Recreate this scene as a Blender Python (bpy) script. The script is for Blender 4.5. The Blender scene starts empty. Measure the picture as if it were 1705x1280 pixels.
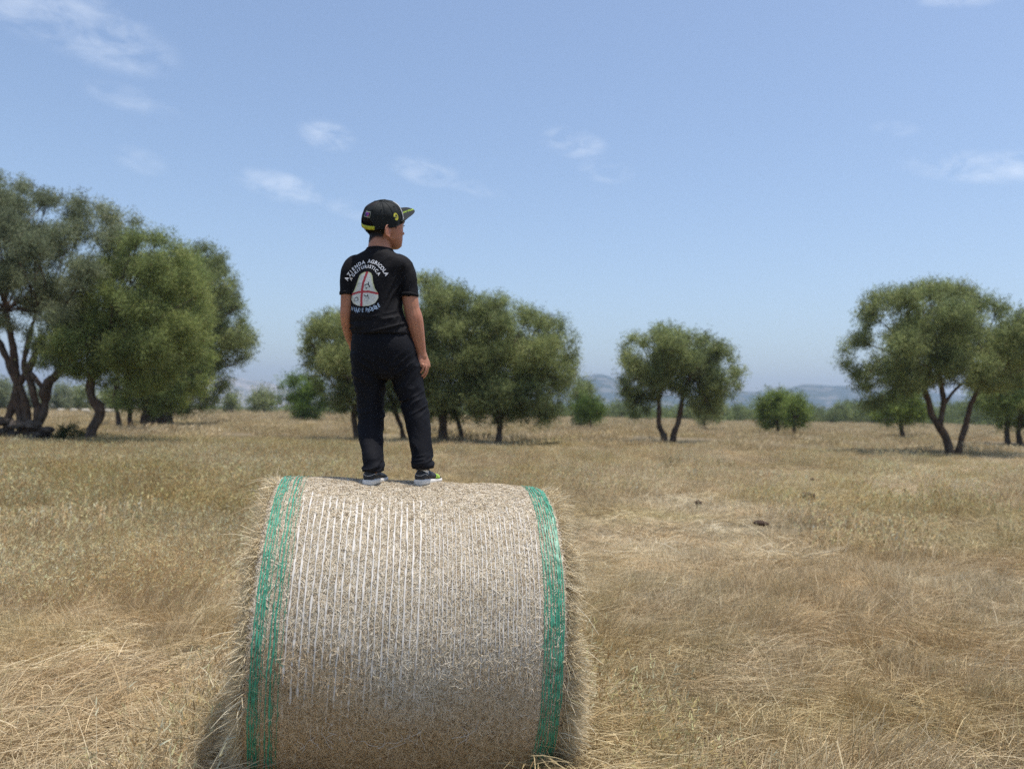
import bpy, math, random
import numpy as np
from math import radians, sin, cos, tan, pi
from mathutils import Vector, Matrix
from mathutils.bvhtree import BVHTree

random.seed(7)
RNG = np.random.default_rng(7)
scene = bpy.context.scene

# ------------------------------------------------------------------ camera
F_PX, PITCH, ROLL, CAM_H = 1345.6, 0.0331, 0.0198, 1.571
cam_d = bpy.data.cameras.new('camera')
cam = bpy.data.objects.new('camera', cam_d)
scene.collection.objects.link(cam)
scene.camera = cam
cam_d.sensor_width = 36.0
cam_d.lens = F_PX / 1705 * 36.0
cam_d.clip_start = 0.05
cam_d.clip_end = 30000
cam_d.dof.use_dof = True
cam_d.dof.focus_distance = 3.45
cam_d.dof.aperture_fstop = 2.3
cam.location = (0, 0, CAM_H)
cam.rotation_euler = (Matrix.Rotation(pi / 2 + PITCH, 3, 'X') @ Matrix.Rotation(ROLL, 3, 'Z')).to_euler()
CAM_R = np.array(cam.rotation_euler.to_matrix())


def ray(px, py):
    """direction through a photo pixel, scaled so that its y is 1"""
    v = CAM_R @ np.array([(px - 852.5), (640 - py), -F_PX])
    return v / v[1]


def W(px, py, d):
    """world point seen at a photo pixel, standing d metres out"""
    v = ray(px, py)
    return np.array([v[0] * d, d, CAM_H + v[2] * d])


# ------------------------------------------------------------------ light
SUN_EL, SUN_AZ = radians(77), radians(98)      # azimuth from +Y (away) towards +X (right)
sd = Vector((cos(SUN_EL) * sin(SUN_AZ), cos(SUN_EL) * cos(SUN_AZ), sin(SUN_EL)))
sun_d = bpy.data.lights.new('sun', 'SUN')
sun_d.energy = 3.1
sun_d.angle = radians(0.6)
sun_d.color = (1.0, 0.95, 0.87)
sun = bpy.data.objects.new('sun', sun_d)
scene.collection.objects.link(sun)
sun.rotation_euler = sd.to_track_quat('Z', 'Y').to_euler()

world = bpy.data.worlds.new('World')
scene.world = world
world.use_nodes = True


def build_world():
    nt = world.node_tree
    nt.nodes.clear()
    N = nt.nodes.new
    L = nt.links.new
    out = N('ShaderNodeOutputWorld')
    bg = N('ShaderNodeBackground')
    bg.inputs['Strength'].default_value = 0.122
    sky = N('ShaderNodeTexSky')
    sky.sky_type = 'NISHITA'
    sky.sun_disc = False
    sky.sun_elevation = SUN_EL
    sky.sun_rotation = SUN_AZ
    sky.air_density = 1.0
    sky.dust_density = 1.7
    sky.ozone_density = 1.1
    sky.altitude = 100
    tc = N('ShaderNodeTexCoord')
    # wispy clouds: soft lobes round a few directions, broken up by noise
    n1 = N('ShaderNodeTexNoise')
    n1.inputs['Scale'].default_value = 21.0
    n1.inputs['Detail'].default_value = 8.0
    n1.inputs['Roughness'].default_value = 0.62
    n1.inputs['Distortion'].default_value = 0.4
    mp = N('ShaderNodeMapping')
    mp.inputs['Scale'].default_value = (1.0, 1.0, 2.2)
    L(tc.outputs['Generated'], mp.inputs['Vector'])
    L(mp.outputs['Vector'], n1.inputs['Vector'])
    lobes = [(60, 5, 150, 55, .7), (170, 60, 110, 50, .65), (470, 312, 80, 26, .85), (545, 226, 50, 26, .8),
             (955, 238, 60, 26, .75), (1010, 284, 50, 22, .7), (1650, 278, 120, 26, 1.0), (235, 268, 45, 22, .35),
             (710, 286, 65, 25, .7), (215, 165, 80, 22, .35), (600, 352, 70, 20, .4), (1600, -4, 60, 16, .8),
             (790, 315, 60, 16, .35), (1490, 215, 40, 14, .35)]
    last = None
    for (px, py, rx, ry, a) in lobes:
        c = Vector(ray(px, py)).normalized()
        right = Vector((c.y, -c.x, 0)).normalized()
        up = right.cross(c).normalized()
        ang = radians(-9)
        r2 = right * cos(ang) + up * sin(ang)
        u2 = up * cos(ang) - right * sin(ang)
        terms = []
        for ax, sc in ((r2, rx / F_PX), (u2, ry / F_PX)):
            dt = N('ShaderNodeVectorMath')
            dt.operation = 'DOT_PRODUCT'
            L(tc.outputs['Generated'], dt.inputs[0])
            dt.inputs[1].default_value = ax / sc
            sb = N('ShaderNodeMath')
            sb.operation = 'SUBTRACT'
            L(dt.outputs['Value'], sb.inputs[0])
            sb.inputs[1].default_value = (ax / sc).dot(c)
            pw = N('ShaderNodeMath')
            pw.operation = 'MULTIPLY'
            L(sb.outputs[0], pw.inputs[0])
            L(sb.outputs[0], pw.inputs[1])
            terms.append(pw)
        ad = N('ShaderNodeMath')
        ad.operation = 'ADD'
        L(terms[0].outputs[0], ad.inputs[0])
        L(terms[1].outputs[0], ad.inputs[1])
        mr = N('ShaderNodeMapRange')
        mr.interpolation_type = 'SMOOTHERSTEP'
        mr.inputs['From Min'].default_value = 1.15
        mr.inputs['From Max'].default_value = 0.0
        mr.inputs['To Min'].default_value = 0.0
        mr.inputs['To Max'].default_value = a * .54
        L(ad.outputs[0], mr.inputs['Value'])
        # only in front of the viewer's side of the sky dome
        fr = N('ShaderNodeVectorMath')
        fr.operation = 'DOT_PRODUCT'
        L(tc.outputs['Generated'], fr.inputs[0])
        fr.inputs[1].default_value = c
        gt = N('ShaderNodeMath')
        gt.operation = 'GREATER_THAN'
        L(fr.outputs['Value'], gt.inputs[0])
        gt.inputs[1].default_value = 0.8
        ml = N('ShaderNodeMath')
        ml.operation = 'MULTIPLY'
        L(mr.outputs[0], ml.inputs[0])
        L(gt.outputs[0], ml.inputs[1])
        if last is None:
            last = ml
        else:
            mx = N('ShaderNodeMath')
            mx.operation = 'MAXIMUM'
            L(last.outputs[0], mx.inputs[0])
            L(ml.outputs[0], mx.inputs[1])
            last = mx
    nm = N('ShaderNodeMapRange')
    nm.inputs['From Min'].default_value = 0.40
    nm.inputs['From Max'].default_value = 0.74
    L(n1.outputs['Fac'], nm.inputs['Value'])
    mk = N('ShaderNodeMath')
    mk.operation = 'MULTIPLY'
    L(last.outputs[0], mk.inputs[0])
    L(nm.outputs[0], mk.inputs[1])
    mix = N('ShaderNodeMix')
    mix.data_type = 'RGBA'
    L(mk.outputs[0], mix.inputs['Factor'])
    L(sky.outputs['Color'], mix.inputs['A'])
    mix.inputs['B'].default_value = (6.0, 6.4, 7.0, 1)
    L(mix.outputs['Result'], bg.inputs['Color'])
    L(bg.outputs[0], out.inputs['Surface'])


build_world()
scene.view_settings.view_transform = 'Standard'
scene.view_settings.look = 'None'
scene.view_settings.exposure = 0.55
scene.view_settings.gamma = 1.0
scene.cycles.max_bounces = 6
scene.cycles.diffuse_bounces = 3
scene.cycles.glossy_bounces = 2
scene.cycles.transmission_bounces = 3
scene.cycles.volume_bounces = 0
scene.cycles.transparent_max_bounces = 4
scene.cycles.use_denoising = False


# ------------------------------------------------------------------ helpers
def tag(o, label=None, cat=None, group=None, kind=None):
    for k, v in (('label', label), ('category', cat), ('group', group), ('kind', kind)):
        if v:
            o[k] = v
    return o


def empty(name, loc, parent=None):
    o = bpy.data.objects.new(name, None)
    scene.collection.objects.link(o)
    o.location = Vector(loc)
    o.empty_display_size = 0.1
    if parent:
        o.parent = parent
    return o


def mesh_np(name, verts, faces, col=None, smooth=False):
    """faces: (n,3) or (n,4) int array; col: (nverts,3) linear colours"""
    verts = np.asarray(verts, np.float32)
    faces = np.asarray(faces, np.int32)
    k = faces.shape[1]
    me = bpy.data.meshes.new(name)
    me.vertices.add(len(verts))
    me.vertices.foreach_set('co', verts.ravel())
    me.loops.add(faces.size)
    me.loops.foreach_set('vertex_index', faces.ravel())
    me.polygons.add(len(faces))
    me.polygons.foreach_set('loop_start', np.arange(0, faces.size, k, dtype=np.int32))
    if smooth:
        me.polygons.foreach_set('use_smooth', np.ones(len(faces), bool))
    me.update(calc_edges=True)
    if col is not None:
        set_col(me, col)
    return me


def set_col(me, col):
    a = me.color_attributes.get('Col') or me.color_attributes.new('Col', 'FLOAT_COLOR', 'POINT')
    c = np.ones((len(me.vertices), 4), np.float32)
    c[:, :3] = col
    a.data.foreach_set('color', c.ravel())


def link(name, me, mat=None, parent=None, loc=None):
    """link a mesh whose vertices are in world space as an object (or a child) with its origin at loc"""
    o = bpy.data.objects.new(name, me)
    scene.collection.objects.link(o)
    if mat and not me.materials:
        me.materials.append(mat)
    if parent is not None:
        o.parent = parent
        p = parent
        w = Matrix.Identity(4)
        while p is not None:
            w = Matrix.Translation(p.location) @ w
            p = p.parent
        me.transform(w.inverted())
    elif loc is not None:
        me.transform(Matrix.Translation(-Vector(loc)))
        o.location = Vector(loc)
    return o


def co_of(me):
    c = np.empty(len(me.vertices) * 3, np.float32)
    me.vertices.foreach_get('co', c)
    return c.reshape(-1, 3)


def set_co(me, c):
    me.vertices.foreach_set('co', np.asarray(c, np.float32).ravel())
    me.update()


def eval_mods(me, mods):
    """run modifiers on a mesh and return the new mesh"""
    o = bpy.data.objects.new('tmp', me)
    scene.collection.objects.link(o)
    for typ, props in mods:
        m = o.modifiers.new(typ, typ)
        for k, v in props.items():
            setattr(m, k, v)
    dg = bpy.context.evaluated_depsgraph_get()
    dg.update()
    out = bpy.data.meshes.new_from_object(o.evaluated_get(dg))
    bpy.data.objects.remove(o)
    return out


def remesh(parts, voxel, smooth_it=6, smooth_f=0.5):
    """union of closed shapes [(verts, faces)] as one continuous surface"""
    V, Fq, off = [], [], 0
    for v, f in parts:
        V.append(np.asarray(v))
        Fq += [tuple(i + off for i in q) for q in f]
        off += len(v)
    me = bpy.data.meshes.new('tmp')
    me.from_pydata(np.vstack(V).tolist(), [], Fq)
    me.update()
    mods = [('REMESH', dict(mode='VOXEL', voxel_size=voxel, use_smooth_shade=True))]
    if smooth_it:
        mods.append(('SMOOTH', dict(factor=smooth_f, iterations=smooth_it)))
    return eval_mods(me, mods)


def catmull(P, n):
    """dense samples of a Catmull-Rom curve through the rows of P"""
    P = np.asarray(P, float)
    Q = np.vstack([2 * P[0] - P[1], P, 2 * P[-1] - P[-2]])
    out = []
    for i in range(1, len(Q) - 2):
        for k in range(n):
            t = k / n
            a, b, c, d = Q[i - 1], Q[i], Q[i + 1], Q[i + 2]
            out.append(0.5 * ((2 * b) + (-a + c) * t + (2 * a - 5 * b + 4 * c - d) * t * t + (-a + 3 * b - 3 * c + d) * t ** 3))
    out.append(Q[-2])
    return np.array(out)


def rings_mesh(rings):
    """closed loft through rings, each (m,3)"""
    m = len(rings[0])
    V = np.vstack(rings)
    Fc = []
    for i in range(len(rings) - 1):
        for j in range(m):
            k = (j + 1) % m
            Fc.append((i * m + j, i * m + k, (i + 1) * m + k, (i + 1) * m + j))
    V = np.vstack([V, rings[0].mean(0), rings[-1].mean(0)])
    a, b = len(V) - 2, len(V) - 1
    for j in range(m):
        k = (j + 1) % m
        Fc.append((a, k, j))
        Fc.append((b, (len(rings) - 1) * m + j, (len(rings) - 1) * m + k))
    return V, Fc


def loft(spec, ex=2.0, m=40, n=6, yaw=0.0, xaxis=None, yaxis=None):
    """spec rows: x,y,z, half width, half depth; horizontal rings turned by yaw"""
    S = catmull(spec, n)
    t = np.linspace(0, 2 * pi, m, endpoint=False)
    cx = np.sign(np.cos(t)) * np.abs(np.cos(t)) ** (2 / ex)
    cy = np.sign(np.sin(t)) * np.abs(np.sin(t)) ** (2 / ex)
    X = np.array([cos(yaw), -sin(yaw), 0]) if xaxis is None else np.array(xaxis)
    Y = np.array([sin(yaw), cos(yaw), 0]) if yaxis is None else np.array(yaxis)
    return rings_mesh([s[:3] + max(s[3], 1e-4) * cx[:, None] * X + max(s[4], 1e-4) * cy[:, None] * Y for s in S])


def tube(P, R, m=14, n=5, flat=1.0, flat_axis=None):
    """closed tapered tube through points P with radii R, round ends"""
    S = catmull(np.hstack([np.asarray(P, float), np.asarray(R, float)[:, None]]), n)
    P, R = S[:, :3], S[:, 3]
    T = np.gradient(P, axis=0)
    T /= np.linalg.norm(T, axis=1)[:, None] + 1e-9
    ref = np.array([0, 0, 1.0]) if abs(T[0, 2]) < .9 else np.array([0, 1.0, 0])
    u = np.cross(T[0], ref)
    u /= np.linalg.norm(u)
    a = np.linspace(0, 2 * pi, m, endpoint=False)
    rings = []
    for i in range(len(P)):
        u = u - T[i] * (u @ T[i])
        u /= np.linalg.norm(u)
        v = np.cross(T[i], u)
        off = R[i] * (np.cos(a)[:, None] * u + np.sin(a)[:, None] * v)
        if flat_axis is not None:
            fa = np.asarray(flat_axis, float)
            off = off + (flat - 1) * (off @ fa)[:, None] * fa
        if i == 0:
            for q in (0.35, 0.75):
                rings.append(P[0] - T[0] * R[0] * (1 - q) * .8 + off * math.sqrt(1 - (1 - q) ** 2) * (1 if q > .5 else .8))
        rings.append(P[i] + off)
        if i == len(P) - 1:
            for q in (0.5, 0.85):
                rings.append(P[i] + T[i] * R[i] * q + off * math.sqrt(1 - q * q))
    return rings_mesh(rings)


def ellipsoid(c, r, R=None, m=24, k=14):
    """c centre, r (3) radii, R 3x3 whose rows are the axes"""
    R = np.eye(3) if R is None else np.asarray(R)
    rings = []
    for i in range(1, k):
        p = pi * i / k
        a = np.linspace(0, 2 * pi, m, endpoint=False)
        L_ = np.stack([np.cos(a) * sin(p) * r[0], np.sin(a) * sin(p) * r[1], np.full(m, cos(p) * r[2])], 1)
        rings.append(np.asarray(c) + L_ @ R)
    return rings_mesh(rings)


def vnoise(p, seed=0):
    """cheap smooth 3D value noise in -1..1"""
    p = np.asarray(p, float)
    i = np.floor(p).astype(np.int64)
    f = p - i
    f = f * f * (3 - 2 * f)
    out = 0
    for dx in (0, 1):
        for dy in (0, 1):
            for dz in (0, 1):
                h = (i[..., 0] + dx) * 374761393 + (i[..., 1] + dy) * 668265263 + (i[..., 2] + dz) * 2147483647 + seed * 974711
                h = (h ^ (h >> 13)) * 1274126177
                h = (h ^ (h >> 16)) & 0xffff
                w = (f[..., 0] if dx else 1 - f[..., 0]) * (f[..., 1] if dy else 1 - f[..., 1]) * (f[..., 2] if dz else 1 - f[..., 2])
                out = out + w * (h / 32767.5 - 1)
    return out


def vnoise2(x, y, s, seed=0):
    return vnoise(np.stack([np.asarray(x) / s, np.asarray(y) / s, np.full(np.shape(x), 0.5)], -1), seed)


# ------------------------------------------------------------------ materials
def mat_new(name):
    m = bpy.data.materials.new(name)
    m.use_nodes = True
    nt = m.node_tree
    b = nt.nodes['Principled BSDF']
    return m, nt, b, nt.nodes.new, nt.links.new


def mixc(nt, fac, a, b, mode='MIX'):
    n = nt.nodes.new('ShaderNodeMix')
    n.data_type = 'RGBA'
    n.blend_type = mode
    for key, val in (('Factor', fac), ('A', a), ('B', b)):
        if hasattr(val, 'links') or hasattr(val, 'is_linked'):
            nt.links.new(val, n.inputs[key])
        elif key == 'Factor':
            n.inputs[key].default_value = val
        else:
            n.inputs[key].default_value = (*val, 1)
    return n.outputs['Result']


def noise(nt, vec, scale, detail=4, rough=.55, lo=.35, hi=.65, dist=0):
    n = nt.nodes.new('ShaderNodeTexNoise')
    n.inputs['Scale'].default_value = scale
    n.inputs['Detail'].default_value = detail
    n.inputs['Roughness'].default_value = rough
    n.inputs['Distortion'].default_value = dist
    if vec is not None:
        nt.links.new(vec, n.inputs['Vector'])
    r = nt.nodes.new('ShaderNodeMapRange')
    r.inputs['From Min'].default_value = lo
    r.inputs['From Max'].default_value = hi
    nt.links.new(n.outputs['Fac'], r.inputs['Value'])
    return r.outputs[0]


def bump(nt, bsdf, h, strength, dist):
    b = nt.nodes.new('ShaderNodeBump')
    b.inputs['Strength'].default_value = strength
    b.inputs['Distance'].default_value = dist
    nt.links.new(h, b.inputs['Height'])
    nt.links.new(b.outputs[0], bsdf.inputs['Normal'])


def simple(name, col, rough=.7, spec=.3, nscale=None, namt=.25, bscale=None, bst=.3, bd=.002):
    m, nt, b, N, L = mat_new(name)
    b.inputs['Roughness'].default_value = rough
    b.inputs['Specular IOR Level'].default_value = spec
    b.inputs['Base Color'].default_value = (*col, 1)
    tc = N('ShaderNodeTexCoord')
    if nscale:
        f = noise(nt, tc.outputs['Object'], nscale)
        c2 = tuple(x * (1 - namt) for x in col)
        L(mixc(nt, f, c2, tuple(min(1, x * (1 + namt)) for x in col)), b.inputs['Base Color'])
    if bscale:
        bump(nt, b, noise(nt, tc.outputs['Object'], bscale, 6, .6, 0, 1), bst, bd)
    return m


def vcol_mat(name, rough=.8, spec=.2, trans=0.0, tint=None, bscale=None, bst=.3, bd=.002, patches=False):
    """colour from the vertex attribute; trans lets light through (leaves, straw)"""
    m, nt, b, N, L = mat_new(name)
    b.inputs['Roughness'].default_value = rough
    b.inputs['Specular IOR Level'].default_value = spec
    at = N('ShaderNodeAttribute')
    at.attribute_name = 'Col'
    c = at.outputs['Color']
    if patches:
        g = N('ShaderNodeNewGeometry')
        pos = g.outputs['Position']
        f1 = noise(nt, pos, .55, 4, .6, .44, .60)
        f2 = noise(nt, pos, .23, 3, .6, .46, .62, .5)
        f3 = noise(nt, pos, 1.7, 4, .6, .35, .7)
        c = mixc(nt, f1, c, mixc(nt, 1.0, c, (.97, .91, .83), 'MULTIPLY'))
        c = mixc(nt, f2, c, mixc(nt, 1.0, c, (.90, .90, .76), 'MULTIPLY'))
        c = mixc(nt, f3, mixc(nt, 1.0, c, (.78, .75, .72), 'MULTIPLY'), c)
        # a strip of flattened, bleached straw left by the mower runs off to the right
        sx = N('ShaderNodeVectorMath')
        sx.operation = 'DOT_PRODUCT'
        L(pos, sx.inputs[0])
        sx.inputs[1].default_value = (.733, -.680, 0)
        wv = noise(nt, pos, .30, 4, .6, .2, .8)
        ad = N('ShaderNodeMath')
        ad.operation = 'MULTIPLY_ADD'
        L(wv, ad.inputs[0])
        ad.inputs[1].default_value = 2.4
        L(sx.outputs['Value'], ad.inputs[2])
        for centre, half, amt in ((-4.8, 2.6, .75), (3.6, 1.3, .45)):
            sb = N('ShaderNodeMath')
            sb.operation = 'SUBTRACT'
            L(ad.outputs[0], sb.inputs[0])
            sb.inputs[1].default_value = centre
            ab = N('ShaderNodeMath')
            ab.operation = 'ABSOLUTE'
            L(sb.outputs[0], ab.inputs[0])
            mr = N('ShaderNodeMapRange')
            mr.interpolation_type = 'SMOOTHSTEP'
            mr.inputs['From Min'].default_value = half
            mr.inputs['From Max'].default_value = half * .3
            mr.inputs['To Max'].default_value = amt
            L(ab.outputs[0], mr.inputs['Value'])
            c = mixc(nt, mr.outputs[0], c, mixc(nt, 1.0, c, (1.26, 1.30, 1.38), 'MULTIPLY'))
    L(c, b.inputs['Base Color'])
    if bscale:
        tc = N('ShaderNodeTexCoord')
        bump(nt, b, noise(nt, tc.outputs['Object'], bscale, 6, .6, 0, 1), bst, bd)
    if trans > 0:
        t = N('ShaderNodeBsdfTranslucent')
        L(c, t.inputs['Color'])
        mx = N('ShaderNodeMixShader')
        mx.inputs[0].default_value = trans
        L(b.outputs[0], mx.inputs[1])
        L(t.outputs[0], mx.inputs[2])
        L(mx.outputs[0], nt.nodes['Material Output'].inputs['Surface'])
    return m


M_LEAF = vcol_mat('olive_leaf', .6, .15, .50)
M_STRAW = vcol_mat('dry_straw', .75, .2, .18)
M_GRASS = vcol_mat('dry_grass', .8, .15, .22, patches=True)


def bark_mat(name, a, b_, sc=3.0):
    m, nt, b, N, L = mat_new(name)
    b.inputs['Roughness'].default_value = .9
    b.inputs['Specular IOR Level'].default_value = .1
    tc = N('ShaderNodeTexCoord')
    mp = N('ShaderNodeMapping')
    mp.inputs['Scale'].default_value = (1, 1, .3)
    L(tc.outputs['Object'], mp.inputs['Vector'])
    f = noise(nt, mp.outputs[0], sc * 4, 6, .65, .35, .65, .5)
    g = noise(nt, tc.outputs['Object'], sc * .5, 3, .5, .4, .6)
    c = mixc(nt, f, a, b_)
    c = mixc(nt, g, c, mixc(nt, 1.0, c, (1.03, .87, .78), 'MULTIPLY'))
    L(c, b.inputs['Base Color'])
    bump(nt, b, noise(nt, mp.outputs[0], sc * 7, 8, .7, 0, 1), .9, .04)
    return m


M_BARK = bark_mat('olive_bark', (.060, .046, .036), (.17, .135, .105))
M_STONE = simple('field_stone', (.13, .105, .085), .95, .1, 3, .45, 18, .8, .02)
M_CLOD = simple('brown_stone', (.075, .050, .036), .95, .1, 14, .4, 40, .8, .01)


# ------------------------------------------------------------------ ground and terrain
def gh(x, y):
    """height of the field"""
    x = np.asarray(x, float)
    y = np.asarray(y, float)
    r = np.hypot(x, y)
    fade = np.clip((r - 2) / 10, 0.25, 1)
    return (0.05 * vnoise2(x, y, 2.3, 1) + 0.10 * vnoise2(x, y, 9.0, 2)) * fade - 0.03 * np.exp(-((x + .44) ** 2 + (y - 3.5) ** 2))


def build_ground():
    a = np.concatenate([np.linspace(0, 14, 90), np.geomspace(14.5, 9000, 90)])
    xs = np.concatenate([-a[::-1], a[1:]])
    ys = np.concatenate([-np.geomspace(3, 400, 12)[::-1], np.linspace(-2.5, 14, 90), np.geomspace(14.5, 9000, 110)])
    X, Y = np.meshgrid(xs, ys)
    Z = np.where(np.hypot(X, Y) < 400, gh(X, Y), 0.0)
    V = np.stack([X, Y, Z], -1).reshape(-1, 3)
    nx, ny = len(xs), len(ys)
    i = np.arange(nx * ny).reshape(ny, nx)
    Fq = np.stack([i[:-1, :-1], i[:-1, 1:], i[1:, 1:], i[1:, :-1]], -1).reshape(-1, 4)
    me = mesh_np('ground', V, Fq, smooth=True)
    m, nt, b, N, L = mat_new('dry_field_soil')
    b.inputs['Roughness'].default_value = .95
    b.inputs['Specular IOR Level'].default_value = .1
    g = N('ShaderNodeNewGeometry')
    p = g.outputs['Position']
    c = mixc(nt, noise(nt, p, 9, 8, .7, .3, .7), (.15, .115, .075), (.34, .28, .185))
    c = mixc(nt, noise(nt, p, .09, 4, .6, .45, .62), c, (.16, .135, .075))
    # the straw-pale field gives way to green scrubland past its far edge
    ln = N('ShaderNodeVectorMath')
    ln.operation = 'LENGTH'
    L(p, ln.inputs[0])
    mr = N('ShaderNodeMapRange')
    mr.inputs['From Min'].default_value = 225
    mr.inputs['From Max'].default_value = 260
    L(ln.outputs['Value'], mr.inputs['Value'])
    c = mixc(nt, mr.outputs[0], c, mixc(nt, noise(nt, p, .01, 5, .6, .4, .6), (.055, .07, .03), (.13, .12, .065)))
    L(c, b.inputs['Base Color'])
    bump(nt, b, noise(nt, p, 25, 8, .7, 0, 1), 1.0, .05)
    tag(link('ground', me, m), 'flat dry field floor of soil and thatch', None, None, 'structure')


def build_hills():
    def ridge(name, d, pts, depth, mat, seed, label):
        pts = np.array(pts, float)
        px = np.linspace(pts[0, 0], pts[-1, 0], 260)
        py = np.interp(px, pts[:, 0], pts[:, 1])
        k = np.ones(9) / 9
        py = np.convolve(np.pad(py, 4, 'edge'), k, 'valid')
        top = np.array([W(a, b, d) for a, b in zip(px, py)])
        H = np.maximum(top[:, 2] + 6 * vnoise2(top[:, 0], top[:, 1], 90, seed) + 3 * vnoise2(top[:, 0], top[:, 1], 35, seed + 1), 1)
        rows = []
        K = 26
        for j in range(K + 1):
            t = j / K               # front foot .. crest .. back foot
            prof = sin(pi * t) ** .8
            y = d + (t - .5) * depth
            x = top[:, 0] * (y / d)
            z = H * prof
            z = z + (14 * vnoise2(x, np.full_like(x, y), 160, seed + 3) + 7 * vnoise2(x, np.full_like(x, y), 60, seed + 4)) * sin(pi * t) * (abs(t - .5) > .03) * np.clip(H / 80, 0.1, 1)
            rows.append(np.stack([x, np.full_like(x, y), z - 2], 1))
        V = np.vstack(rows)
        n = len(px)
        i = np.arange((K + 1) * n).reshape(K + 1, n)
        Fq = np.stack([i[:-1, :-1], i[:-1, 1:], i[1:, 1:], i[1:, :-1]], -1).reshape(-1, 4)
        tag(link(name, mesh_np(name, V, Fq, smooth=True), mat), label, None, None, 'structure')

    def hmat(name, rock, scrub, lo, hi):
        m, nt, b, N, L = mat_new(name)
        b.inputs['Roughness'].default_value = 1
        b.inputs['Specular IOR Level'].default_value = 0
        g = N('ShaderNodeNewGeometry')
        L(mixc(nt, noise(nt, g.outputs['Position'], .012, 8, .7, lo, hi, .6), scrub, rock), b.inputs['Base Color'])
        return m
    m1 = hmat('pale_rock_hill', (.42, .38, .33), (.12, .13, .07), .36, .58)
    m2 = hmat('wooded_hill', (.24, .22, .17), (.055, .075, .035), .50, .66)
    ridge('mountain', 4300, [(-400, 655), (-250, 640), (-100, 652), (40, 660), (150, 655), (250, 640), (330, 630), (380, 628), (420, 634), (450, 641),
                             (500, 650), (560, 660), (640, 672), (760, 684)], 1500, m1, 3, 'pale rocky mountain')
    ridge('hills', 4000, [(760, 684), (860, 668), (925, 648), (950, 634), (975, 624), (1000, 620), (1018, 625), (1040, 640), (1070, 650),
                          (1120, 658), (1180, 655), (1235, 651), (1260, 652), (1290, 655), (1310, 647), (1340, 642), (1380, 644), (1420, 646),
                          (1450, 652), (1520, 650), (1580, 656), (1660, 662), (1760, 672), (1900, 684), (2100, 700)], 1400, m2, 8, 'blue hazy ridge')
    ridge('low_hills', 2900, [(700, 684), (900, 676), (1000, 668), (1090, 668), (1200, 672), (1280, 677), (1360, 676), (1440, 680), (1600, 676), (1750, 684), (1950, 704)],
          700, m2, 15, 'low wooded rise')


# ------------------------------------------------------------------ blades (straw and grass) as ribbons
def ribbons(P0, D, L, wid, bend, col, seg=3, roll=None):
    """n curved ribbons; P0 (n,3) root, D (n,3) unit direction, L length, wid width, bend (n,3) added offset * t^2"""
    n = len(P0)
    t = np.linspace(0, 1, seg + 1)
    C = P0[:, None, :] + D[:, None, :] * (L[:, None] * t)[..., None] + bend[:, None, :] * (t ** 2)[None, :, None]
    side = np.cross(D, RNG.normal(size=(n, 3)) if roll is None else roll)
    side /= np.linalg.norm(side, axis=1)[:, None] + 1e-9
    w = (wid[:, None] * (1 - .55 * t[None, :] ** 2))[..., None] * .5
    A = C - side[:, None, :] * w
    B = C + side[:, None, :] * w
    V = np.stack([A, B], 2).reshape(-1, 3)
    base = (np.arange(n) * (seg + 1) * 2)[:, None]
    k = (np.arange(seg) * 2)[None, :]
    q = np.stack([base + k, base + k + 1, base + k + 3, base + k + 2], -1).reshape(-1, 4)
    cc = np.repeat(col, (seg + 1) * 2, 0)
    return V, q, cc


def joinm(parts):
    V, Q, C, o = [], [], [], 0
    for v, q, c in parts:
        V.append(v)
        Q.append(q + o)
        C.append(c)
        o += len(v)
    return np.vstack(V), np.vstack(Q), np.vstack(C)


STRAW_COLS = np.array([(.60, .51, .345), (.54, .445, .28), (.47, .385, .245), (.66, .59, .43), (.40, .30, .18), (.30, .25, .155), (.37, .345, .20)])


def straw_col(n, w=(5, 5, 4, 3, 2.5, 1.5, 1)):
    w = np.array(w, float)
    c = STRAW_COLS[RNG.choice(len(STRAW_COLS), n, p=w / w.sum())]
    return c * RNG.uniform(.92, 1.30, (n, 1)) * np.array([1.09, 1.085, 1.07])


def unit(v):
    return v / (np.linalg.norm(v, axis=1)[:, None] + 1e-9)


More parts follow.
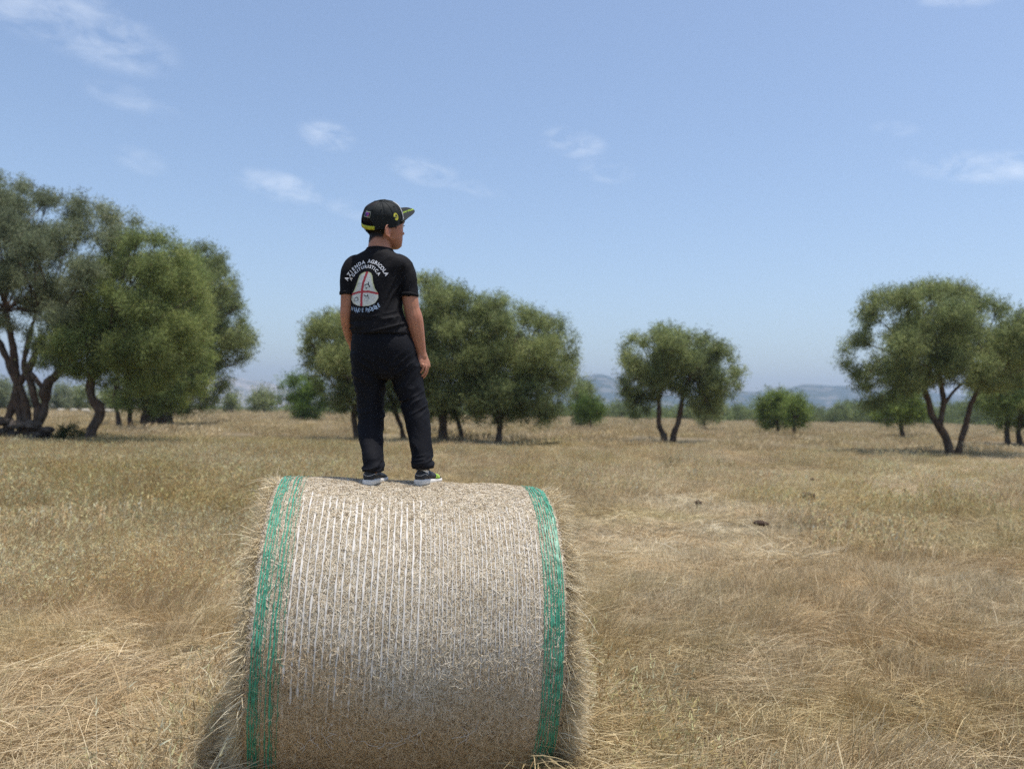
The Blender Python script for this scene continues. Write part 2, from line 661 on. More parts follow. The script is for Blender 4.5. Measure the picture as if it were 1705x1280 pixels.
def clump(kind, rad, n, s=1.0, wmul=1.0):
    a = RNG.uniform(0, 2 * pi, n)
    r = rad * np.sqrt(RNG.uniform(0, 1, n))
    P = np.stack([r * np.cos(a), r * np.sin(a), np.zeros(n)], 1)
    if kind == 'mat':       # straw lying combed along +x
        ang = RNG.normal(0, .85, n)
        ang = np.where(RNG.uniform(size=n) < .38, RNG.uniform(-pi, pi, n), ang)
        el = np.abs(RNG.normal(.12, .26, n))
        D = np.stack([np.cos(ang) * np.cos(el), np.sin(ang) * np.cos(el), np.sin(el)], 1)
        L = np.where(RNG.uniform(size=n) < .8, RNG.uniform(.06, .22, n), RNG.uniform(.2, .38, n)) * s
        P[:, 2] = RNG.uniform(-.01, .06, n) * s
        bend = np.stack([RNG.normal(0, .014, n), RNG.normal(0, .014, n), -np.abs(RNG.normal(.008, .012, n)) - L * np.sin(el) * .45], 1) * s
        return ribbons(P, D, L, RNG.uniform(.0015, .0034, n) * wmul, bend, straw_col(n), 3)
    if kind == 'tuft':      # short upright stubble leaning along +x
        D = unit(np.stack([RNG.normal(.35, .4, n), RNG.normal(0, .4, n), RNG.uniform(.5, 1.3, n)], 1))
        L = RNG.uniform(.07, .24, n) * s
        bend = np.stack([RNG.normal(.02, .022, n), RNG.normal(0, .022, n), -np.abs(RNG.normal(.008, .01, n))], 1) * s
        return ribbons(P, D, L, RNG.uniform(.002, .004, n) * wmul, bend, straw_col(n, (4, 5, 5, 2, 3, 2, 2)), 3)
    # 'oat': tall thin stems with nodding seed heads
    D = unit(np.stack([RNG.normal(.12, .2, n), RNG.normal(0, .2, n), np.ones(n)], 1))
    L = RNG.uniform(.22, .46, n) * s
    bend = np.stack([RNG.normal(.07, .06, n), RNG.normal(0, .06, n), -np.abs(RNG.normal(.02, .02, n))], 1) * s
    c = straw_col(n, (5, 5, 4, 3, 3, 1, 1))
    parts = [ribbons(P, D, L, RNG.uniform(.0015, .003, n) * wmul, bend, c, 3)]
    tip = P + D * L[:, None] + bend
    for _ in range(3):
        hd = unit(D + RNG.normal(0, .5, (n, 3)) + np.array([.4, 0, -.3]))
        back = RNG.uniform(0, .06, n)[:, None] * D * s
        parts.append(ribbons(tip - back, hd, RNG.uniform(.018, .04, n) * s, RNG.uniform(.004, .008, n) * wmul,
                             np.zeros((n, 3)), np.minimum(c * np.array([1.06, 1.0, .88]), .65), 1))
    return joinm(parts)


BALE_C = np.array([-.438, 3.509, .638])
BALE_R = .612
BALE_YAW, BALE_TILT = -.1632, .0439
AX = np.array([cos(BALE_YAW) * cos(BALE_TILT), -sin(BALE_YAW) * cos(BALE_TILT), -sin(BALE_TILT)])
BF = np.array([-sin(BALE_YAW), -cos(BALE_YAW), 0.0])     # towards the viewer
BU = -np.cross(BF, AX)
BU = BU if BU[2] > 0 else -BU


def swath(x, y):
    """0..1 how much of the straw lies mown and combed flat; the left field still stands tall"""
    left = 1 / (1 + np.exp((x + 1.2 + .16 * y) * 1.4)) * np.clip((y - 4.6) / 2.0, 0, 1)
    return 1 - left


def build_grass():
    col = bpy.data.collections.new('grass_sources')       # sources only, never linked to the scene
    kinds = []

    def src(kind, rad, n, s, w):
        v, q, c = clump(kind, rad, n, s, w)
        nm = 'src_%02d' % len(kinds)
        me = mesh_np(nm, v, q, c)
        me.materials.append(M_GRASS)
        o = bpy.data.objects.new(nm, me)
        col.objects.link(o)
        kinds.append((kind, rad))
        return len(kinds) - 1
    near_mat = [src('mat', .26, 300, 1, 1.05) for _ in range(6)]
    near_tuft = [src('tuft', .16, 150, 1, .9) for _ in range(4)]
    near_oat = [src('oat', .26, 70, 1, 1.0) for _ in range(4)]
    mid_mat = [src('mat', .7, 420, 1.15, 2.2) for _ in range(4)]
    mid_tuft = [src('tuft', .6, 380, 1.15, 2.2) for _ in range(4)]
    mid_oat = [src('oat', .7, 230, 1, 2.4) for _ in range(3)]
    far_tuft = [src('tuft', 3.0, 900, 1.5, 9) for _ in range(4)]

    P, IDX, ROTZ, TX, SC = [], [], [], [], []

    clear = [ground_at(px, py)[:2] for px, py in ((1267, 891), (1163, 853), (1345, 843), (1352, 811), (114, 747))]

    def put(x, y, choices, smin, smax, mound=0):
        for cx_, cy_ in clear:
            k_ = (np.abs(x - cx_) < .34) & (y > cy_ - .10 - .045 * cy_) & (y < cy_ + .25)
            x, y = x[~k_], y[~k_]
            mound = mound[~k_] if hasattr(mound, 'shape') else mound
        n = len(x)
        P.append(np.stack([x, y, gh(x, y) + mound], 1))
        IDX.append(np.array(choices)[RNG.integers(0, len(choices), n)])
        flow = 1.3 * vnoise2(x, y, 2.6, 11) * pi * .7 + .7 * vnoise2(x, y, .7, 12) * pi + .25
        ROTZ.append(flow + RNG.normal(0, .6, n))
        TX.append(RNG.normal(0, .1, (n, 2)))
        SC.append(RNG.uniform(smin, smax, n))

    def area(d0, d1, dens, halfw=1.0, pad=1.6):
        n = int(((d1 ** 2 - d0 ** 2) * halfw + 2 * pad * (d1 - d0)) * dens)
        y = np.sqrt(RNG.uniform(d0 ** 2, d1 ** 2, n))
        x = RNG.uniform(-1, 1, n) * (y * halfw + pad)
        return x, y

    def outside_bale(x, y, m=0.0):
        dx, dy = x - BALE_C[0], y - BALE_C[1]
        s = dx * AX[0] + dy * AX[1]
        t = dx * BF[0] + dy * BF[1]
        return ~((abs(s) < .72 + m) & (t > -.42 - m) & (t < 1.3))
    # near, to 9 m
    x, y = area(1.2, 9.5, 26)
    k = outside_bale(x, y)
    x, y = x[k], y[k]
    sw = swath(x, y)
    pick = RNG.uniform(size=len(x))
    st = vnoise2(x, y, 1.1, 21)
    a = (pick < sw * .9)
    b = ~a
    hh = np.clip(.9 + .5 * st, .5, 1.4)
    put(x[a], y[a], near_mat, .75, 1.15)
    b2 = b & (sw < .5)
    put(x[b2], y[b2], near_oat, .65, 1.0)
    b3 = b & (sw >= .5)
    put(x[b3], y[b3], near_tuft, .7, 1.1)
    x, y = area(1.2, 9.5, 19)
    k = outside_bale(x, y) & (vnoise2(x, y, .9, 22) > -.15)
    put(x[k], y[k], near_tuft, .6, 1.15)
    x, y = area(4.6, 12, 16)
    k = outside_bale(x, y) & (swath(x, y) < .5)
    put(x[k], y[k], near_oat, .75, 1.05)
    # round the foot and the ends of the bale the grass is taller
    n = 700
    s = RNG.choice([-1, 1], n) * RNG.uniform(.60, .95, n)
    t = RNG.uniform(-1.0, 1.0, n)
    s = np.where(t > .3, np.sign(s) * (np.abs(s) + .14), s)
    x = BALE_C[0] + s * AX[0] + t * BF[0]
    y = BALE_C[1] + s * AX[1] + t * BF[1]
    put(x, y, near_mat * 2 + near_tuft + near_oat[:1], .8, 1.15)
    n = 420             # loose straw heaped against both ends of the bale
    s = RNG.uniform(.60, .92, n)
    t = RNG.uniform(-.7, .75, n)
    sg = np.where(RNG.uniform(size=n) < .6, 1, -1)
    x = BALE_C[0] + sg * s * AX[0] + t * BF[0]
    y = BALE_C[1] + sg * s * AX[1] + t * BF[1]
    put(x, y, near_mat, .6, 1.0, RNG.uniform(0, 1, n) * np.clip(.95 - s, 0, .4) * np.where(sg > 0, 1.1, .8))
    # middle
    x, y = area(8.5, 38, 5.2, 1.0, 3)
    sw = swath(x, y)
    pick = RNG.uniform(size=len(x))
    a = pick < .35 + .35 * sw
    put(x[a], y[a], mid_mat, .7, 1.1)
    o = (~a) & (pick > .45 + .5 * sw) & (y < 30)
    put(x[o], y[o], mid_oat, .8, 1.15)
    c = (~a) & (~o)
    put(x[c], y[c], mid_tuft, .5, 1.0)
    # far, to the edge of the field
    x, y = area(34, 235, .15, 1.05, 12)
    put(x, y, far_tuft, .45, 1.0)

    P = np.vstack(P)
    me = bpy.data.meshes.new('dry_grass')
    me.vertices.add(len(P))
    me.vertices.foreach_set('co', P.astype(np.float32).ravel())
    me.attributes.new('idx', 'INT', 'POINT').data.foreach_set('value', np.concatenate(IDX).astype(np.int32))
    rot = np.zeros((len(P), 3), np.float32)
    rot[:, :2] = np.vstack(TX)
    rot[:, 2] = np.concatenate(ROTZ)
    me.attributes.new('rot', 'FLOAT_VECTOR', 'POINT').data.foreach_set('vector', rot.ravel())
    me.attributes.new('scl', 'FLOAT', 'POINT').data.foreach_set('value', np.concatenate(SC).astype(np.float32))
    o = link('dry_grass', me, M_GRASS)
    tag(o, 'dry yellow straw and grass covering the whole field', 'grass', None, 'stuff')
    ng = bpy.data.node_groups.new('scatter_grass', 'GeometryNodeTree')
    ng.interface.new_socket('Geometry', in_out='INPUT', socket_type='NodeSocketGeometry')
    ng.interface.new_socket('Geometry', in_out='OUTPUT', socket_type='NodeSocketGeometry')
    N, L = ng.nodes.new, ng.links.new
    gi, go = N('NodeGroupInput'), N('NodeGroupOutput')
    iop = N('GeometryNodeInstanceOnPoints')
    ci = N('GeometryNodeCollectionInfo')
    ci.inputs['Collection'].default_value = col
    ci.inputs['Separate Children'].default_value = True
    ci.inputs['Reset Children'].default_value = True
    iop.inputs['Pick Instance'].default_value = True
    L(gi.outputs[0], iop.inputs['Points'])
    L(ci.outputs[0], iop.inputs['Instance'])
    for nm, typ, sock in (('idx', 'INT', 'Instance Index'), ('rot', 'FLOAT_VECTOR', 'Rotation'), ('scl', 'FLOAT', 'Scale')):
        na = N('GeometryNodeInputNamedAttribute')
        na.data_type = typ
        na.inputs['Name'].default_value = nm
        if sock == 'Rotation':
            er = N('FunctionNodeEulerToRotation')
            L(na.outputs['Attribute'], er.inputs[0])
            L(er.outputs[0], iop.inputs[sock])
        else:
            L(na.outputs['Attribute'], iop.inputs[sock])
    L(iop.outputs[0], go.inputs[0])
    md = o.modifiers.new('scatter', 'NODES')
    md.node_group = ng
    print('grass instances', len(P))


# ------------------------------------------------------------------ bale
def bale_pt(s, th, r):
    """s along the axis, th angle from the top towards the viewer, r radius"""
    s, th, r = np.broadcast_arrays(s, th, r)
    return BALE_C + s[..., None] * AX + (r * np.cos(th))[..., None] * BU + (r * np.sin(th))[..., None] * BF


def bale_shape(s, th):
    """slow bulges of the bale's surface"""
    return .010 * vnoise(np.stack([s * 3, np.cos(th) * 2, np.sin(th) * 2], -1), 31) \
        + .004 * vnoise(np.stack([s * 9, np.cos(th) * 6, np.sin(th) * 6], -1), 32) - .018 * np.clip((abs(s) - .48) / .12, 0, 1) ** 2


def surf_ribbons(s, th, al, L, w, h0, h1, col, curve, seg=4):
    n = len(s)
    t = np.linspace(-.5, .5, seg + 1)[None, :]
    ds = L[:, None] * t * np.cos(al)[:, None] - curve[:, None] * (t ** 2 * 4) * np.sin(al)[:, None]
    dt = L[:, None] * t * np.sin(al)[:, None] + curve[:, None] * (t ** 2 * 4) * np.cos(al)[:, None]
    S = s[:, None] + ds
    T = th[:, None] + dt / BALE_R
    h = h0[:, None] + (h1 - h0)[:, None] * (t + .5)
    R = BALE_R + bale_shape(S, T) + h
    C = bale_pt(S, T, R)
    side_s, side_t = -np.sin(al), np.cos(al)
    wv = side_s[:, None] * AX + side_t[:, None] * (-np.sin(th)[:, None] * BU + np.cos(th)[:, None] * BF)
    wv = wv + .35 * RNG.normal(size=(n, 1)) * (np.cos(th)[:, None] * BU + np.sin(th)[:, None] * BF)
    wv = unit(wv)[:, None, :] * (w[:, None] * .5 * np.ones((1, seg + 1)))[..., None]
    V = np.stack([C - wv, C + wv], 2).reshape(-1, 3)
    base = (np.arange(n) * (seg + 1) * 2)[:, None]
    k = (np.arange(seg) * 2)[None, :]
    q = np.stack([base + k, base + k + 1, base + k + 3, base + k + 2], -1).reshape(-1, 4)
    return V, q, np.repeat(col, (seg + 1) * 2, 0)


def net_strand(s0, w, th0, th1, wob, amp_h, col, seed, hoff=.004, n=None, win=None):
    n = n or int((th1 - th0) * 90)
    th = np.linspace(th0, th1, n)
    s = s0 + wob * vnoise(np.stack([th * 7, th * 0 + s0 * 50, th * 0], -1), seed) + wob * .5 * vnoise(np.stack([th * 31, th * 0 + s0 * 50, th * 0], -1), seed + 1)
    h = hoff + amp_h * vnoise(np.stack([th * 12, th * 0 + s0 * 70, th * 0], -1), seed + 2) + amp_h * .6 * vnoise(np.stack([th * 45, th * 0 + s0 * 70, th * 0], -1), seed + 5)
    if win is not None:
        h = h - win * (1 - np.clip((th - .25) / .45, 0, 1) * np.clip((1.95 - th) / .7, 0, 1))
    ww = w * (1 + .6 * vnoise(np.stack([th * 23, th * 0 + s0 * 30, th * 0], -1), seed + 3))
    R = BALE_R + bale_shape(s, th) + h
    A = bale_pt(s - ww / 2, th, R)
    B = bale_pt(s + ww / 2, th, R + .0006)
    V = np.stack([A, B], 1).reshape(-1, 3)
    k = (np.arange(n - 1) * 2)
    q = np.stack([k, k + 1, k + 3, k + 2], -1)
    return V, q, np.repeat(np.broadcast_to(col, (n, 3)), 2, 0)


def build_bale():
    root = empty('hay_bale', BALE_C - np.array([0, 0, BALE_C[2]]))
    tag(root, 'round hay bale in white net with green edge bands, the boy on top', 'hay bale')
    # packed body
    ss = np.concatenate([[-.580], np.linspace(-.575, .575, 60), [.580]])
    tt = np.linspace(0, 2 * pi, 181)[:-1]
    rings = []
    for i, s in enumerate(ss):
        S = np.full_like(tt, s)
        r = BALE_R - .004 + bale_shape(S, tt)
        if i in (0, len(ss) - 1):
            r = r * .93
        rings.append(bale_pt(S, tt, r))
    V, Fc = rings_mesh(rings)
    me = bpy.data.meshes.new('packed_hay')
    me.from_pydata(V.tolist(), [], Fc)
    me.polygons.foreach_set('use_smooth', np.ones(len(me.polygons), bool))
    body_m, nt, b, N, L = mat_new('packed_hay')
    b.inputs['Roughness'].default_value = .95
    tc = N('ShaderNodeTexCoord')
    L(mixc(nt, noise(nt, tc.outputs['Object'], 90, 6, .7, .3, .7), (.20, .15, .09), (.45, .36, .24)), b.inputs['Base Color'])
    bump(nt, b, noise(nt, tc.outputs['Object'], 150, 6, .7, 0, 1), .8, .01)
    link('packed_hay', me, body_m, root)
    # chopped straw pressed against the net
    n = 400000
    s = RNG.uniform(-.562, .562, n)
    th = RNG.uniform(-1.3, 2.35, n)
    al = RNG.normal(pi / 2, .75, n)
    al = np.where(RNG.uniform(size=n) < .45, RNG.uniform(0, pi, n), al)
    Ls = RNG.uniform(.010, .038, n)
    w = RNG.uniform(.0008, .0020, n)
    h0 = RNG.uniform(-.0025, .0055, n)
    h1 = h0 + RNG.normal(0, .0025, n)
    pal = np.array([(.80, .71, .56), (.72, .62, .46), (.64, .53, .37), (.84, .78, .66), (.36, .27, .17), (.26, .19, .12), (.44, .38, .25)])
    c = pal[RNG.choice(7, n, p=np.array([6, 5, 4, 4, 2, 1.2, 2]) / 24.2)] * RNG.uniform(.85, 1.08, (n, 1))
    # shade on the bale's lower half, painted into the straw colour as brown
    low_shade = np.clip(.5 + .9 * vnoise(np.stack([s * 4, th * 2, s * 0], -1), 41) + (th - 1.75) * 2.4, 0, 1)[:, None]
    c = c * (1 - low_shade) + c * np.array([.95, .83, .66]) * low_shade
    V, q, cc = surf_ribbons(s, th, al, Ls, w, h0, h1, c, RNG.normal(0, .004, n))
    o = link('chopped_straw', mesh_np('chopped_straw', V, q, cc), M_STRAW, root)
    tag(o, kind='stuff')
    # loose long straws
    # white net
    wm = simple('white_net', (.62, .585, .53), .5, .4)
    parts = []
    lines = [(-.438 + k * .0252, .0054, .0082) for k in range(19)] + [(.035 + k * .0163, .0026, .0070) for k in range(27)]
    for i, (s0, ww, hof) in enumerate(lines):
        s0 = s0 + random.gauss(0, .0016)
        parts.append(net_strand(s0, ww, -1.3, 2.4, .0026, .0024, (.7, .7, .7), 50 + i, hof, None, .0065))
        # the fine zigzag thread between two ribbons
        m_ = 330
        thz = np.linspace(-1.3, 2.4, m_)
        sz = s0 + (np.arange(m_) % 2) * (.0236 if i < 19 else .0155)
        R = BALE_R + bale_shape(sz, thz) + .0035 + .003 * vnoise(np.stack([thz * 20, sz * 40, sz * 0], -1), 90 + i)
        Cz = bale_pt(sz, thz, R)
        D = np.diff(Cz, axis=0)
        Ld = np.linalg.norm(D, axis=1)
        keep = RNG.uniform(size=len(D)) < .55
        nn = int(keep.sum())
        parts.append(ribbons(Cz[:-1][keep], D[keep] / Ld[keep][:, None], Ld[keep], np.full(nn, .0009), np.zeros((nn, 3)), np.full((nn, 3), .7), 1,
                             roll=np.cos(thz[:-1][keep])[:, None] * BU + np.sin(thz[:-1][keep])[:, None] * BF))
    # torn white threads hanging low on the front
    for i in range(17):
        s0 = RNG.uniform(-.40, .42)
        t0 = 1.93 + RNG.normal(0, .05)
        mth = np.linspace(0, 1, 14)
        sz = s0 + .03 * vnoise(np.stack([mth * 3, mth * 0 + i * 7.3, mth * 0], -1), 5) + RNG.normal(0, .03) * mth ** 2
        tz = t0 + mth * RNG.uniform(.06, .2) + .02 * vnoise(np.stack([mth * 4, mth * 0 + i * 3.3, mth * 0], -1), 6)
        R = BALE_R + bale_shape(sz, tz) + .010
        Cz = bale_pt(sz, tz, R)
        D = np.diff(Cz, axis=0)
        Ld = np.linalg.norm(D, axis=1)
        parts.append(ribbons(Cz[:-1], D / Ld[:, None], Ld * 1.1, np.full(13, .0018), np.zeros((13, 3)), np.full((13, 3), .7), 1,
                             roll=np.broadcast_to(BF, (13, 3))))
    V, q, cc = joinm(parts)
    link('net', mesh_np('net', V, q), wm, root)
    # green edge bands
    gm, nt, b, N, L = mat_new('green_net')
    b.inputs['Roughness'].default_value = .45
    tc = N('ShaderNodeTexCoord')
    L(mixc(nt, noise(nt, tc.outputs['Object'], 30, 3, .5, .35, .65), (.028, .21, .120), (.07, .34, .21)), b.inputs['Base Color'])
    for side, (a, b_) in (('left', (-.550, -.450)), ('right', (.478, .552))):
        parts = []
        if side == 'left':
            spec = [(.000, .0055), (.010, .0045), (.019, .005), (.028, .004), (.040, .002), (.057, .004), (.071, .0055), (.081, .0025), (.098, .0018)]
        else:
            spec = [(.002, .003), (.013, .004), (.026, .005), (.037, .004), (.048, .0045), (.058, .005), (.067, .006), (.075, .004)]
        for j, (o_, w_) in enumerate(spec):
            parts.append(net_strand(a + o_, w_, -1.3, 2.4, .0026, .0026, (0, 0, 0), 200 + j + (40 if side == 'right' else 0), .0088))
        # tangled threads between the ribbons
        n = 1100
        s = RNG.uniform(a, b_, n)
        if side == 'left':
            s = np.where(RNG.uniform(size=n) < .65, RNG.uniform(a, a + .034, n), s)
        th = RNG.uniform(-1.3, 2.4, n)
        al = RNG.normal(pi / 2, .45, n)
        h = RNG.uniform(.001, .0085, n)
        parts.append(surf_ribbons(s, th, al, RNG.uniform(.012, .06, n), RNG.uniform(.0008, .0020, n), h, h, np.zeros((n, 3)), RNG.normal(0, .002, n)))
        V, q, cc = joinm(parts)
        link('green_band', mesh_np('green_band', V, q), gm, root)
    # shaggy ends
    for sg in (-1, 1):
        parts = []
        n = 15000 if sg < 0 else 21000
        th = RNG.uniform(-1.6, 2.6, n)
        r = BALE_R - np.abs(RNG.normal(0, .05, n)) - .004
        s = sg * RNG.uniform(.548, .58, n)
        P0 = bale_pt(s, th, r + bale_shape(s, th))
        rad = np.cos(th)[:, None] * BU + np.sin(th)[:, None] * BF
        tang = -np.sin(th)[:, None] * BU + np.cos(th)[:, None] * BF
        D = unit(sg * AX * RNG.uniform(.5, 1.3, (n, 1)) + rad * RNG.uniform(-.35, .75, (n, 1)) + tang * RNG.normal(.1, .95, (n, 1)))
        L_ = RNG.uniform(.015, .058, n) * (1 + .5 * vnoise(np.stack([th * 6, th * 0, th * 0], -1), 77)) * (1.1 if sg < 0 else 1.7)
        long_ = RNG.uniform(size=n) < .016
        L_ = np.where(long_, RNG.uniform(.08, .17, n), L_)
        bend = RNG.normal(0, .012, (n, 3)) + np.array([0, 0, -.012]) - (long_[:, None] * np.array([0, 0, .05]))
        c = straw_col(n, (6, 6, 4, 5, 1.5, .6, .3))
        parts.append(ribbons(P0, D, L_, RNG.uniform(.0012, .003, n), bend, c, 3))
        # round face of the end
        n = 14000
        a = RNG.uniform(0, 2 * pi, n)
        rr = (BALE_R - .02) * np.sqrt(RNG.uniform(0, 1, n))
        P0 = bale_pt(np.full(n, sg * .58), a, rr)
        D = unit(sg * AX * RNG.uniform(.1, .5, (n, 1)) + RNG.normal(0, .7, (n, 3)))
        parts.append(ribbons(P0, D, RNG.uniform(.03, .09, n), RNG.uniform(.0015, .003, n), RNG.normal(0, .01, (n, 3)), straw_col(n), 3))
        V, q, cc = joinm(parts)
        o = link('loose_straw', mesh_np('loose_straw', V, q, cc), M_STRAW, root)
        tag(o, kind='stuff')
    return root


# ------------------------------------------------------------------ the boy
BD = 3.50
PXM = F_PX / BD


def B(px, py, dy=0.0):
    return W(px, py, BD + dy)


def rows(spec):
    """rows (px, py, dy, half width px, half depth m) -> world rows"""
    return [(*B(a, b, c), hw / PXM, hd) for a, b, c, hw, hd in spec]


def rad_of(mat):
    return np.array(mat)


def frame(phi, pitch=0.0):
    """axes facing f, right r, up u for a heading phi from +Y towards +X, nose up by pitch"""
    f0 = np.array([sin(phi), cos(phi), 0.0])
    r = np.array([cos(phi), -sin(phi), 0.0])
    u0 = np.array([0, 0, 1.0])
    f = f0 * cos(pitch) + u0 * sin(pitch)
    u = u0 * cos(pitch) - f0 * sin(pitch)
    return f, r, u


def nearest_normal_disp(me, fn):
    """push vertices along their normals by fn(co, normal)"""
    co = co_of(me)
    nn = np.empty(len(me.vertices) * 3, np.float32)
    me.vertices.foreach_get('normal', nn)
    nn = nn.reshape(-1, 3)
    set_co(me, co + nn * fn(co, nn)[:, None])


def pxz(py):
    return B(645, py)[2]


def build_boy():
    heelL, heelR = bale_pt(np.array(-.200), np.array(.19), np.array(BALE_R)), bale_pt(np.array(.012), np.array(.125), np.array(BALE_R))
    root = empty('person', (heelL + heelR) / 2)
    tag(root, 'boy in black t-shirt and cap standing on the hay bale, back turned', 'person')

    # ---------------- skin material, with hair stubble painted by vertex colour
    m, nt, b, N, L = mat_new('skin')
    at = N('ShaderNodeAttribute')
    at.attribute_name = 'Col'
    tc = N('ShaderNodeTexCoord')
    c = mixc(nt, noise(nt, tc.outputs['Object'], 25, 4, .6, .3, .7), mixc(nt, 1.0, at.outputs['Color'], (.88, .84, .82), 'MULTIPLY'), at.outputs['Color'])
    L(c, b.inputs['Base Color'])
    b.inputs['Roughness'].default_value = .52
    b.inputs['Specular IOR Level'].default_value = .35
    b.inputs['Subsurface Weight'].default_value = .12
    b.inputs['Subsurface Radius'].default_value = (.008, .003, .0015)
    b.inputs['Subsurface Scale'].default_value = 1.0
    bump(nt, b, noise(nt, tc.outputs['Object'], 220, 4, .6, 0, 1), .15, .001)
    skin = m

    # ---------------- head
    HF, HR, HU = frame(radians(57), radians(0))
    HC = B(638.5, 369, 0.02)

    def H(f, r, u):
        return HC + f * HF + r * HR + u * HU

    def head_rings(grow=0.0):
        sp = [  # u, centre f, half f, half r
            (.080, -.004, .028, .026), (.071, -.004, .054, .048), (.054, -.003, .076, .063), (.034, 0, .087, .071), (.012, 0, .092, .075),
            (-.015, .002, .089, .0735), (-.038, .008, .080, .071), (-.058, .017, .070, .066), (-.078, .027, .060, .058), (-.094, .036, .049, .048),
            (-.106, .043, .038, .037), (-.114, .048, .024, .024)]
        S = catmull(np.array(sp), 5)
        a = np.linspace(0, 2 * pi, 48, endpoint=False)
        rg = []
        for u, cf, hf, hr in S:
            ca, sa = np.cos(a), np.sin(a)
            rg.append(HC + (cf + (hf + grow) * ca)[:, None] * HF + ((hr + grow) * np.sign(sa) * np.abs(sa) ** .92)[:, None] * HR + (u + grow * .6) * HU)
        return rings_mesh(rg)
    axes = np.stack([HF, HR, HU])
    parts = [head_rings()]
    E_ = lambda f, r, u, a, b_, c_: parts.append(ellipsoid(H(f, r, u), (a, b_, c_), axes))
    E_(.084, 0, -.026, .010, .007, .018)      # nose bridge
    E_(.091, 0, -.040, .011, .010, .008)      # nose tip
    for s in (-1, 1):
        E_(.086, s * .010, -.042, .007, .006, .006)   # nostrils
        E_(.071, s * .030, .002, .014, .020, .007)    # brow
        E_(.050, s * .034, -.045, .027, .026, .026)   # cheeks
        E_(.026, s * .042, -.072, .036, .018, .022)   # jaw
    E_(.0835, 0, -.061, .007, .016, .004)     # lips
    E_(.0815, 0, -.068, .007, .014, .0042)
    E_(.076, 0, -.094, .014, .016, .012)      # chin
    for s in (-1, 1):                         # ears
        ec = H(-.004, s * .0725, -.056)
        e2 = -HF * .92 + HR * s * .39
        e3 = np.cross(HU, e2)
        ring = []
        for t_ in np.radians(np.linspace(165, -125, 13)):
            ring.append(ec + e2 * (.006 + .0185 * cos(t_)) + HU * (.0245 * sin(t_) + .002) + e3 * .0015 * sin(2 * t_))
        parts.append(tube(ring, [.0026] + [.0034] * 11 + [.003], m=8, n=3))
        parts.append(ellipsoid(ec + e2 * .004, (.0165, .0028, .0215), np.stack([e2, e3, HU])))
        parts.append(ellipsoid(ec + e2 * .000 - HU * .021, (.0075, .0036, .0085), np.stack([e2, e3, HU])))
    # neck and body under the clothes
    parts.append(loft(rows([(636, 386, .02, 17.0, .050), (633, 400, .012, 17.5, .050), (632, 412, .008, 19, .052), (631, 424, .005, 22, .050), (630, 438, .004, 32, .055)]), m=40, yaw=radians(22)))
    parts.append(loft(rows([(630, 432, .004, 28, .045), (629, 444, .004, 42, .062), (628, 460, 0, 44, .075), (628, 490, 0, 38, .075), (630, 520, 0, 38, .075),
                            (634, 550, .01, 44, .085), (637, 580, .01, 48, .09), (639, 600, .01, 46, .085)]), m=40, yaw=radians(22)))
    zl, zr = 0.02, -0.01
    parts.append(tube([B(616, 590, zl), B(613, 640, zl + .01), B(617, 690, zl+.01), B(619, 740, zl - .065), B(621, 782, -.100)], [.060, .052, .038, .032, .022]))
    parts.append(tube([B(663, 590, zr + .02), B(675, 640, zr + .03), B(692, 690, zr + .03), B(699, 740, zr-.01), B(704, 774, -.028)], [.060, .052, .038, .032, .022]))
    # feet inside the shoes
    parts.append(tube([B(619, 793, -.090), B(621, 797, .00)], [.015, .013]))
    parts.append(tube([B(705, 790, -.020), B(711, 794, .06)], [.015, .013]))
    # arms
    parts.append(tube([B(594, 444, .004), B(583, 460, -.002), B(578.5, 485, -.005), B(577.5, 510, .0)], [.028, .029, .0285, .0275]))
    parts.append(tube([B(577.5, 508, .0), B(577, 525, .01), B(579, 545, .04), B(582, 562, .075), B(586, 572, .095)], [.0275, .028, .025, .019, .0165]))
    parts.append(tube([B(668, 446, -.005), B(676, 462, -.01), B(681, 485, -.012), B(684.5, 508, -.012), B(687, 522, -.008)], [.030, .034, .0365, .0345, .0345]))
    parts.append(tube([B(687, 518, -.01), B(689.5, 530, -.006), B(692, 545, .004), B(696.5, 567, .022), B(701, 586, .036), B(702.5, 594, .04)], [.034, .0375, .0365, .030, .0225, .022]))
    # right hand: back of the hand outwards, fingers curling towards the thigh
    hy = .042
    palm_ax = np.array([cos(radians(38)), -sin(radians(38)), 0])      # across the thickness
    palm_w = np.array([sin(radians(38)), cos(radians(38)), 0])        # across the width, away from the viewer
    parts.append(loft([(*B(702, 586, hy - .004), .0165, .023), (*B(703.5, 594, hy), .0155, .029), (*B(705.5, 602, hy), .0145, .034), (*B(707, 609, hy), .0125, .034), (*B(707.3, 612, hy), .009, .030)],
                      m=28, n=5, xaxis=palm_ax, yaxis=palm_w, ex=2.4))

    def finger(bx, by, bd, segs, r):
        P = [B(bx, by, hy + bd)]
        for dx, dy_, dd in segs:
            P.append(P[-1] + np.array([dx, dd, -dy_]) / 1000)
        k = len(P)
        parts.append(tube(P, [r * (1 - .08 * i) for i in range(k)], m=12, n=4))
    finger(704.5, 607, -.0235, [(1, 12, 0), (-5, 13, 1), (-9, 10, 2), (-9, 5, 2)], .0064)        # little
    finger(708.3, 608, -.0085, [(2, 15, 0), (-4, 16, 0), (-9, 13, 1), (-10, 7, 1)], .0070)       # ring
    finger(710.8, 608, .0070, [(2, 17, 2), (-4, 17, 1), (-8, 15, 1), (-10, 8, 1)], .0072)        # middle
    finger(711.0, 606, .0220, [(2, 16, 3), (-3, 16, 2), (-7, 13, 1), (-8, 7, 1)], .0070)         # index
